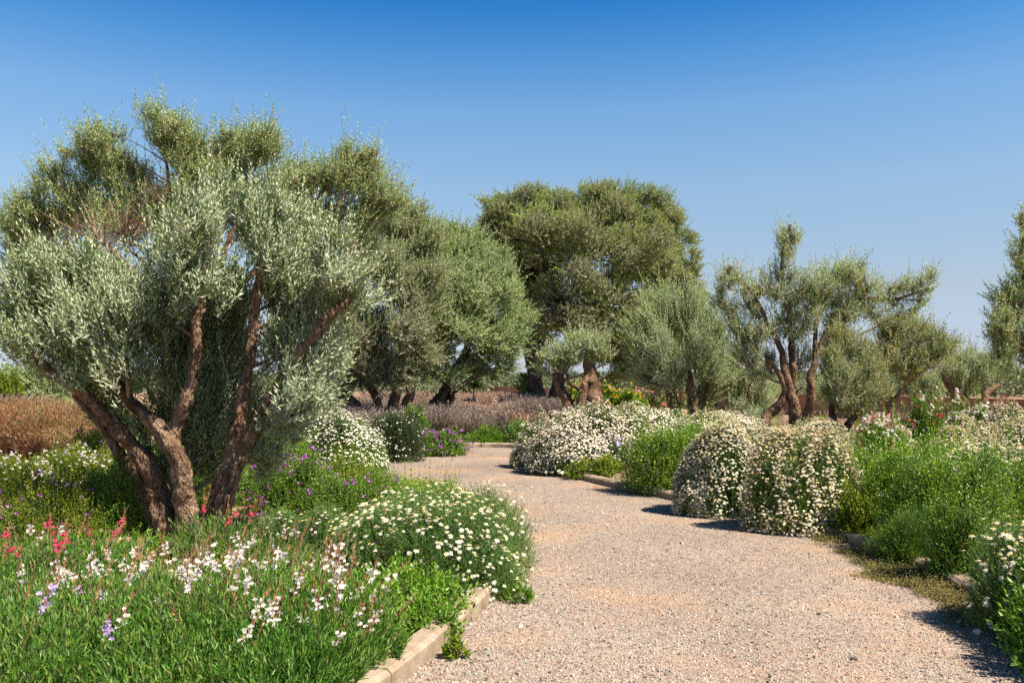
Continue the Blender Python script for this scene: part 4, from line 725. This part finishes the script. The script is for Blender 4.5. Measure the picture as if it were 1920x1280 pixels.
# ================================================================== right beds
D = dict(kind='daisy', flowers='daisy', cat='daisy bush')
def daisy(label, x0, x1, yt, yb, seed, nfl, **k):
    return bush('daisy_bush', label, 'daisy bush', x0, x1, yt, yb, 'daisy', seed, 'daisy', nfl, **k)
daisy('daisy mound at the tip of the right bed where the path bends', 968, 1085, 785, 882, 101, 1500, mat='daisy_leaf_yellow', cream=True, spent=.15, cov=1.6)
daisy('long flowering daisy mound below the hollow olive', 985, 1260, 771, 895, 102, 4200, mat='daisy_leaf_yellow', cream=True, spent=.15, depth=.7, flat=.9, cov=2.3, lumpa=.65)
daisy('low daisy drift running behind the upright green shrub to the silver olive', 1150, 1440, 770, 868, 103, 3500, mat='daisy_leaf_yellow', cream=True, spent=.1, depth=.5, flat=.8, cov=2)
bush('grass_tuft', 'bright green grassy tuft poking through the daisies at the path bend', 'grass', 1010, 1060, 785, 872, 'blade', 104, mat='shrub_bright')
bush('shrub', 'upright bright green shrub between two daisy mounds beside the path', 'shrub', 1160, 1375, 780, 933, 'green', 105, spikes=60, shoot=.3, flat=.75, mat='shrub_bright')
bush('shrub', 'lower bright green shrub behind the upright one, below the silver olive', 'shrub', 1270, 1410, 783, 880, 'green', 106, spikes=30, mat='shrub_bright')
bush('shrub', 'yellow green leafy plant over the kerb in front of the long daisy mound', 'shrub', 1062, 1175, 850, 902, 'broad', 107, mat='shrub_yellow', shoot=.14)
bush('flowering_plant', 'small lilac flowered plant among green blades before the long daisy mound', 'flowering plant', 1130, 1180, 822, 896, 'blade', 108, [('lilac_petal', 1.)], 40, fr=.05, top_only=.9, mat='daisy_leaf')
daisy('whitest daisy bush spilling over the kerb left of the round cream one', 1255, 1450, 806, 972, 109, 3000, parts=True, fr=.0175, flat=.9, cov=2.3, lumpa=.65)
daisy('daisy drift on top of the bed beneath the forked olive', 1300, 1590, 795, 925, 110, 3200, depth=.6, fr=.0175, cov=1.7)
daisy('rounded cream and tan daisy bush leaning over the gravel, centre of the right bed', 1390, 1622, 798, 1006, 111, 4600, parts=True, mat='daisy_leaf_yellow', cream=True, spent=.28, fr=.0175, flat=.9, depth=.75, cov=2.3, lumpa=.65)
bush('shrub', 'feathery blue green foliage on the right flank of the round daisy bush', 'shrub', 1540, 1640, 850, 985, 'daisy', 112, [('white_petal', .5)], 40, fr=.02, mat='herb')
bush('oleander', 'white and pink flowered oleander behind the green hedge plants', 'shrub', 1600, 1730, 775, 900, 'oleander', 113, [('white_petal', .75), ('rose_petal', .8)], 900, fr=.05, spikes=10)
bush('oleander', 'oleander with one crimson flower head below the grey olives', 'shrub', 1690, 1770, 742, 868, 'oleander', 114, [('white_petal', .6), ('pink_petal', .5)], 300, fr=.05, spikes=10)
bush('oleander', 'white oleander with a tall flowering spray below the V stemmed olive', 'shrub', 1770, 1860, 755, 868, 'oleander', 115, [('white_petal', 1.)], 900, fr=.05, spikes=12)
daisy('hazy white flower drift behind the right hedge, centre', 1720, 1880, 792, 905, 116, 3200, depth=.6, fr=.0175, cream=True, cov=2.2)
daisy('hazy white flower drift behind the right hedge, cut by the edge', 1830, 2030, 775, 905, 117, 3600, depth=.6, fr=.0175, cov=2.2)
bush('oleander', 'white oleander low against the wall at the right edge', 'shrub', 1850, 1990, 775, 868, 'oleander', 118, [('white_petal', 1.)], 1100, fr=.05)
bush('flowering_plant', 'red and white flowered plant at the foot of the forked olive', 'flowering plant', 1520, 1620, 800, 880, 'oleander', 119, [('white_petal', .5), ('pink_petal', .3)], 60, fr=.035)
bush('shrub', 'bright green hedge plant at the back beside the round daisy bush', 'shrub', 1560, 1720, 840, 960, 'green', 168, spikes=60, flat=.7, shoot=.26, mat='shrub_bright')
bush('shrub', 'green hedge plant at the back below the white drift', 'shrub', 1690, 1850, 835, 960, 'green', 169, spikes=60, flat=.7, shoot=.26, mat='shrub_bright')
bush('shrub', 'broad bright green hedge plant right of the round daisy bush', 'shrub', 1590, 1790, 832, 1020, 'green', 120, layers=3.4, spikes=70, flat=.7, shoot=.26, mat='shrub_bright')
bush('shrub', 'large green hedge plant with small lilac flowers, in front of the right bed', 'shrub', 1650, 1900, 850, 1060, 'green', 121, [('lilac_petal', .5)], 40, fr=.02, layers=3.4, spikes=90, flat=.7, shoot=.26, mat='shrub_bright')
bush('shrub', 'green shrub at the right edge above the nearest daisies', 'shrub', 1790, 2060, 845, 1040, 'green', 122, spikes=60, flat=.7, shoot=.26, mat='shrub_bright')
daisy('flat topped daisy patch set into the top of the green hedge plants', 1780, 1990, 830, 985, 123, 1100, parts=True, fr=.024, depth=.6, top_only=1., cov=1)
bush('shrub', 'low yellow green leafy herb in front of the round daisy bush', 'shrub', 1560, 1690, 905, 1020, 'broad', 124, mat='shrub_yellow', shoot=.16)
bush('shrub', 'darker twiggy green plant hanging over the right kerb', 'shrub', 1640, 1790, 950, 1068, 'daisy', 125, mat='shrub_green', shoot=.22, flat=.8)
bush('shrub', 'dense leafy green plant above the low creeper', 'shrub', 1740, 1880, 925, 1105, 'green', 126, mat='shrub_green', spikes=30, flat=.8)
daisy('nearest right daisy bush with white and tan heads leaning over the path edge', 1815, 2150, 960, 1215, 127, 1100, parts=True, fr=.023, spent=.3, flat=.8, depth=.8, cov=0.55)
bush('shrub', 'leafy plant just beyond the right edge whose shadow darkens the near gravel', 'shrub', 1915, 2600, 980, 1345, 'broad', 174, mat='herb', shoot=.16)
bush('shrub', 'leafy bright green plant in the near right corner beyond the kerb', 'shrub', 1880, 2250, 1010, 1270, 'broad', 128, mat='herb', shoot=.16)
rs = RS(129); b = MB()                                  # creeper spilling from the kerb on to the gravel
P = []
for (x, y, r, n) in [(1660, 1062, .22, 500), (1700, 1078, .32, 1100), (1760, 1100, .34, 1200), (1830, 1130, .34, 1000), (1560, 1015, .2, 300), (1870, 1160, .3, 500), (1610, 1040, .16, 250)]:
    Y_ = GY(y); X_ = (x - 960) / F * Y_; a_ = rs.rand(n) * 6.28; q = r * np.sqrt(rs.rand(n)) * (1 + .35 * np.sin(3 * a_ + x)); P.append(np.stack([X_ + np.cos(a_) * q * 1.1, Y_ + np.sin(a_) * q * .9, .008 + .05 * rs.rand(n) * (1 - q / r).clip(0)], -1))
P = np.vstack(P); b.kites(shoots(rs, P, nrm(rs.normal(size=P.shape) * [1, 1, .35] + [0, 0, .25]), .09 * rs.uniform(.6, 1.3, len(P)), 9, .018, .009, .9))
tag(b.build('creeper', M['creeper']), 'reddish green creeper spilling over the right kerb on to the gravel', 'ground cover', kind='stuff')
for i, (x0, x1, yt, yb, lab) in enumerate([(1040, 1112, 716, 790, 'yellow flowered shrub behind the hollow olive trunk'), (1125, 1168, 716, 788, 'small yellow flower clump right of the hollow olive'), (1148, 1215, 724, 790, 'low yellow flower clump between the hollow and the silver olive')]):
    bush('flowering_shrub', lab, 'shrub', x0, x1, yt, yb, 'broad', 130 + i, [('yellow_petal', .9), ('white_petal', .5)], 170, fr=.07, mat='herb')
for i, (x0, x1, yt, yb, lab, m) in enumerate([(1175, 1225, 728, 782, 'shrub with a large rose pink flower head in the middle distance', 'rose_petal'), (1205, 1262, 722, 788, 'salmon and yellow flowered shrub just left of the silver olive', 'rose_petal'), (1212, 1252, 718, 786, 'tall yellow flowered shrub behind the salmon one', 'yellow_petal')]):
    bush('flowering_shrub', lab, 'shrub', x0, x1, yt, yb, 'broad', 135 + i, [(m, .6), ('white_petal', .2), ('yellow_petal', .4)], 380, fr=.075, mat='olive_warm')
# ================================================================== far left-of-path group
bush('shrub', 'purple flowered shrub at the far path bend', 'shrub', 758, 885, 806, 856, 'broad', 140, [('purple_petal', 1.)], 420, fr=.045, mat='shrub_green')
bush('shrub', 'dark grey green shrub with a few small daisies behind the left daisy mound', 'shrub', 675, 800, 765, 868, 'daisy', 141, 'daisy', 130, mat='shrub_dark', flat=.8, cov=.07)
bush('shrub', 'small bright green leafy shrub on top of the dark one', 'shrub', 745, 815, 756, 850, 'broad', 142, mat='shrub_green')
bush('grass_tuft', 'green weedy tuft on the far kerb at the path bend', 'grass', 870, 960, 808, 838, 'blade', 143, mat='herb')
bush('grass_tuft', 'taller green weed at the far kerb below the grass', 'grass', 895, 940, 795, 838, 'blade', 144, mat='shrub_green')
bush('grass_tuft', 'green stems at the far bend beside the right daisy mound', 'grass', 940, 1010, 780, 838, 'blade', 145, mat='daisy_leaf')
daisy('bright white daisy mound left of the path, in front of the leaning trunks', 560, 722, 778, 895, 146, 3000, fr=.02, top_only=.35, mat='daisy_leaf', cov=.75)
# ================================================================== left beds
bush('shrub', 'yellow green shrub in the middle of the left bed', 'shrub', 590, 735, 858, 950, 'green', 150, spikes=60, mat='shrub_yellow', lumpa=1.3)
bush('shrub', 'green shrub with upright shoots standing against the gravel', 'shrub', 700, 890, 902, 975, 'green', 151, spikes=26, mat='shrub_bright', shoot=.22, lumpa=1.3)
bush('shrub', 'bright shrub with purple flower heads right of the near olive trunk', 'shrub', 460, 650, 852, 985, 'green', 152, [('purple_petal', 1.)], 230, fr=.04, spikes=40, mat='shrub_green', lumpa=1.3)
bush('shrub', 'darker green shrub behind the near daisies', 'shrub', 570, 780, 885, 1000, 'green', 153, [('purple_petal', 1.)], 90, fr=.034, spikes=25, mat='shrub_green')
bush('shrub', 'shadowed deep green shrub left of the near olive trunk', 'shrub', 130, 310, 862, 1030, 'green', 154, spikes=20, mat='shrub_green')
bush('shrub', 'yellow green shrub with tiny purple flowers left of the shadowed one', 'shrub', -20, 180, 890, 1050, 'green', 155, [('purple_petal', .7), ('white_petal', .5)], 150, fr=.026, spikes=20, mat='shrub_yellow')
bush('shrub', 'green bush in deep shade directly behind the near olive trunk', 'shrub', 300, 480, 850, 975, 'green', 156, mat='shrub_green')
for i, (x0, x1, yt, yb, lab) in enumerate([(-40, 110, 845, 945, 'pink white daisy carpet at the left edge'), (60, 190, 838, 930, 'pink white daisy carpet in front of the rusty grass'), (150, 260, 842, 930, 'daisy carpet beside the leaning olive stem')]):
    bush('daisy_patch', lab, 'flowering plant', x0, x1, yt, yb, 'green', 157 + i, [('white_petal', .8), ('lilac_petal', .6)], 330, fr=.028, mat='shrub_yellow', flat=.7)
bush('flowering_plant', 'thin purple flowered plant under the left olive limb', 'flowering plant', 130, 210, 800, 900, 'blade', 161, [('purple_petal', 1.)], 22, fr=.035, mat='grass_green')
bush('shrub', 'mid green shrub between the near olive trunk and the left daisy mound', 'shrub', 455, 600, 815, 935, 'green', 162, spikes=30, mat='shrub_bright')
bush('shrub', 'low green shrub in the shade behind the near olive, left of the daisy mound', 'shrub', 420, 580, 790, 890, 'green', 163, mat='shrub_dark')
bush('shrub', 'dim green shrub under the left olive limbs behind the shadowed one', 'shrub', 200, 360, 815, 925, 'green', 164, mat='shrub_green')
daisy('near daisy bush spilling on to the kerb beside the gravel', 625, 1010, 905, 1120, 165, 1500, parts=True, fr=.0225, flat=.75, top_only=.9, spent=.05, cov=0.3)
daisy('smaller thin daisy plant between the near daisy bush and the olive trunk', 485, 650, 945, 1075, 166, 130, parts=True, fr=.02, top_only=.6, cov=0.12)
daisy('low daisy plant hanging over the near kerb end', 820, 985, 1010, 1130, 167, 330, parts=True, fr=.019, cov=0.35)
bush('herb_plant', 'broad leaved green weed creeping on to the near kerb', 'herb', 640, 880, 1050, 1190, 'broad', 170, mat='herb', shoot=.2, layers=2.2)
bush('herb_plant', 'leafy green herb filling the bed behind the near kerb stones', 'herb', 500, 760, 1075, 1250, 'broad', 171, mat='herb', shoot=.2, layers=2.2)
bush('herb_plant', 'trailing green weed draped over the joint of the near kerb stones', 'herb', 745, 872, 1118, 1212, 'broad', 175, mat='herb', shoot=.14, layers=1.6)
bush('grass_tuft', 'tiny dark green tuft on the gravel beside the near kerb end', 'grass', 940, 1000, 1118, 1134, 'blade', 172, mat='shrub_green', shoot=.05, layers=1.5)
bush('grass_tuft', 'yellow green weed growing between kerb and gravel', 'grass', 828, 876, 1205, 1240, 'broad', 173, mat='shrub_yellow', shoot=.06, layers=1.5)
bush('herb_plant', 'patch of round leaved dark herb at the foot of the near olive, left side', 'herb', 215, 345, 1000, 1092, 'broad', 176, mat='shrub_green', shoot=.14, lumpa=1.3)
bush('herb_plant', 'broad leaved dark herb among the gaura left of the white spikes', 'herb', 120, 250, 1075, 1168, 'broad', 177, mat='shrub_green', shoot=.16, spikes=10, lumpa=1.3)
bush('herb_plant', 'yellowish leafy weed in the middle of the gaura near the bottom edge', 'herb', 330, 450, 1105, 1205, 'broad', 178, mat='shrub_yellow', shoot=.14, spikes=14, lumpa=1.3)
bush('herb_plant', 'dark fine leaved plant behind the white gaura, below the thin daisies', 'herb', 455, 640, 1030, 1120, 'daisy', 179, mat='shrub_green', shoot=.16, spikes=10, lumpa=1.3)
rsg = RS(180); bg_ = MB()                         # dry straw stems lying through the bed
n_ = 420; Yd = rsg.uniform(4.4, 6.8, n_); Xd = rsg.uniform(-.62, -.2, n_) * Yd; q0 = np.stack([Xd, Yd, gh(Xd, Yd) + .05], -1); q1 = q0 + nrm(rsg.normal(size=(n_, 3)) * [.6, .4, .2] + [0, 0, .8]) * rsg.uniform(.2, .5, (n_, 1)); mid_ = (q0 + q1) / 2 + rsg.normal(0, .03, (n_, 3)); bg_.kites(ribbons(rsg, q0, mid_, .004)); bg_.kites(ribbons(rsg, mid_, q1, .003))
tag(bg_.build('dry_grass', M['plume_dry']), 'thin dry straw stems standing through the foreground gaura', 'dry grass', kind='stuff')
# gaura plants in the foreground: leafy clump, wand-like stems, a flower spike on some of them
def gaura(label, x, yb, r, h, seed, nst, nfl, petal='white_petal', dens=1.):
    rs = RS(seed); Y_ = GY(yb); X_ = (x - 960) / F * Y_; root = empty('gaura_plant', (X_, Y_, 0)); tag(root, label, 'flowering plant', 'gaura plants in the left foreground'); px = Y_ / F * 1.875
    z0 = float(gh(X_, Y_)); n = int(560 * dens * (r / .45) ** 2); a_ = rs.rand(n) * 6.28; q = r * np.sqrt(rs.rand(n)); P = np.stack([X_ + np.cos(a_) * q, Y_ + np.sin(a_) * q, np.full(n, z0)], -1)
    out = np.stack([np.cos(a_), np.sin(a_), np.zeros(n)], -1); D_ = nrm(UP + out * (q / r * .45)[:, None] + rs.normal(0, .14, (n, 3))); Ls = h * rs.uniform(.55, 1.1, n) * (1 - .25 * (q / r)**2)
    b = MB(); b.kites(shoots(rs, P, D_, Ls, 19, .062, .0105, .55, .12, .3), 0); b.kites(ribbons(rs, P, P + D_ * Ls[:, None] * .9, .003), 1); b.build('foliage', [M['gaura_leaf'], M['stem_green']], root)
    for i in range(nst):
        a0 = rs.rand() * 6.28; q0 = r * math.sqrt(rs.rand()) * .8; p = np.array([X_ + math.cos(a0) * q0, Y_ + math.sin(a0) * q0, z0]); d = nrm(np.array([rs.normal(.12, .22), rs.normal(0, .2), 1.])); Ln = h * rs.uniform(1.2, 1.75)
        b = MB(); bend_ = np.array([rs.normal(.1, .12), rs.normal(0, .1), 0]); tt = np.linspace(.3, 1, 6)[:, None]; C_ = p + d * Ln * tt + bend_ * tt**2 * .5; b.kites(ribbons(rs, C_[:-1], C_[1:], .0048), 0)
        tb = rs.uniform(.72, 1., 16)[:, None]; pb = p + d * Ln * tb + bend_ * tb**2 * .5; db = nrm(d + rs.normal(0, .35, (16, 3))); b.kites(kite(pb, db, perp(db, rs)[0], .028, .007), 0)
        b.build('flower_stem', M['gaura_stem'], root)
        if i < nfl:
            m_ = rs.randint(7, 15); tb = rs.uniform(.68, .86, m_)[:, None]; pb = p + d * Ln * tb + bend_ * tb**2 * .5 + rs.normal(0, .014, (m_, 3)); fn = nrm(rs.normal(size=(m_, 3)) * .6 + [.45, -.6, .5]); u, v = perp(fn, rs); bb = MB()
            for c4 in range(4):
                th = .5 + c4 * .75; dd_ = nrm(v * 0 + np.cross(fn, UP) * math.cos(th) + UP * math.sin(th) + fn * .2); bb.kites(kite(pb, dd_, nrm(np.cross(dd_, fn)), .0195 * rs.uniform(.8, 1.15), .0135), 0)
            sd2 = nrm(rs.normal(size=(m_, 3)) * .4 - UP * .6 + fn * .6); bb.kites(kite(pb, sd2, perp(sd2, rs)[0], .016, .003), 0); bb.build('blossoms', M[petal], root)
gl = [(40, 1230, .5, .42, 7, 5, 'white_petal', 'gaura clump at the bottom left corner with a few white flowers'), (60, 1150, .5, .42, 12, 5, 'pink_petal', 'gaura clump with crimson pink spikes at the left edge'), (175, 1180, .45, .42, 10, 4, 'white_petal', 'gaura clump with white spikes right of the crimson ones'),
 (280, 1240, .5, .42, 10, 6, 'white_petal', 'leafy gaura clump at the bottom edge, few flowers, left of middle'), (300, 1170, .4, .36, 12, 6, 'white_petal', 'gaura with white spikes directly below the near olive trunk'), (400, 1180, .4, .42, 16, 11, 'white_petal', 'most densely flowering white gaura, below and right of the olive trunk'),
 (420, 1250, .5, .42, 12, 9, 'white_petal', 'gaura clump at the bottom edge with mixed white spikes'), (500, 1190, .45, .5, 18, 9, 'white_petal', 'white gaura with many reddish wands next to the leafy herb'), (570, 1230, .42, .46, 16, 9, 'white_petal', 'white gaura nearest the kerb with spikes leaning to the gravel'),
 (560, 1275, .4, .36, 8, 2, 'white_petal', 'low gaura clump filling the bottom edge beside the kerb'), (150, 1275, .5, .4, 8, 3, 'lilac_petal', 'gaura clump at the bottom edge with a lilac flower'), (230, 1140, .35, .34, 9, 3, 'white_petal', 'thin gaura left of the near olive trunk'),
 (410, 1070, .3, .5, 9, 2, 'pink_petal', 'pink budded gaura standing against the near olive trunk'), (480, 1090, .35, .42, 8, 3, 'white_petal', 'small white gaura between the olive trunk and thin daisies'), (130, 1115, .4, .42, 8, 3, 'pink_petal', 'small gaura with red pink spikes before the yellow green shrub'), (10, 1110, .4, .4, 7, 3, 'white_petal', 'white gaura at the left edge behind the crimson one'), (330, 1318, .45, .4, 6, 3, 'white_petal', 'gaura clump cut by the bottom edge, centre of the green mass'), (90, 1325, .45, .4, 6, 2, 'lilac_petal', 'gaura clump cut by the bottom edge near the left corner'), (520, 1318, .4, .36, 6, 3, 'white_petal', 'gaura clump cut by the bottom edge next to the first kerb stone'), (650, 1262, .3, .3, 10, 5, 'white_petal', 'gaura leaning over the first kerb stone')]
for i, (x, y, r, h, a1, a2, pm, lab) in enumerate(gl): gaura(lab, x, y, r, h * (.7 if y < 1200 else .88) * (1 + .15 * math.sin(i * 2.3)), 200 + i, int(a1 * .95), int(a2 * 1.0) + 1, pm, 1.1)
# low ground cover between the plants of the beds
rs = RS(300); b = MB(); n = 60000; Y_ = 3.8 + 15 * rs.rand(n)**1.3; X_ = rs.uniform(-.75, .75, n) * Y_; ok = ~in_path(X_, Y_); X_, Y_ = X_[ok], Y_[ok]; ok = edge_dist(X_, Y_) > .2; X_, Y_ = X_[ok], Y_[ok]
P = np.stack([X_, Y_, gh(X_, Y_)], -1); blades(rs, b, P, .13, np.maximum(.006, .7 * Y_ / F * 1.875), .6, 0, 2)
tag(b.build('ground_cover', M['grass_green']), 'low green grass and seedlings between the plants of the beds', 'ground cover', kind='stuff')
rs = RS(301); b = MB(); n = 5200; t = rs.randint(20, 150, n); C_ = np.where((rs.rand(n) < .6)[:, None], RC[t], LC[np.minimum(t, len(LC) - 1)]); X_ = C_[:, 0] + rs.normal(0, .22, n); Y_ = C_[:, 1] + rs.normal(0, .1, n); ok = in_path(X_, Y_) & (Y_ > 3.6); X_, Y_ = X_[ok], Y_[ok]
P = np.stack([X_, Y_, np.full(len(X_), .012) + rs.rand(len(X_)) * .004], -1); D_ = nrm(rs.normal(size=P.shape) * [1, 1, .12]); b.kites(kite(P, D_, nrm(np.cross(D_, UP + rs.normal(0, .2, P.shape))), rs.uniform(.012, .03, len(P)), .007))
tag(b.build('leaf_litter', M['litter']), 'dry brown leaves and fallen petals along the edges of the gravel', 'litter', kind='stuff')
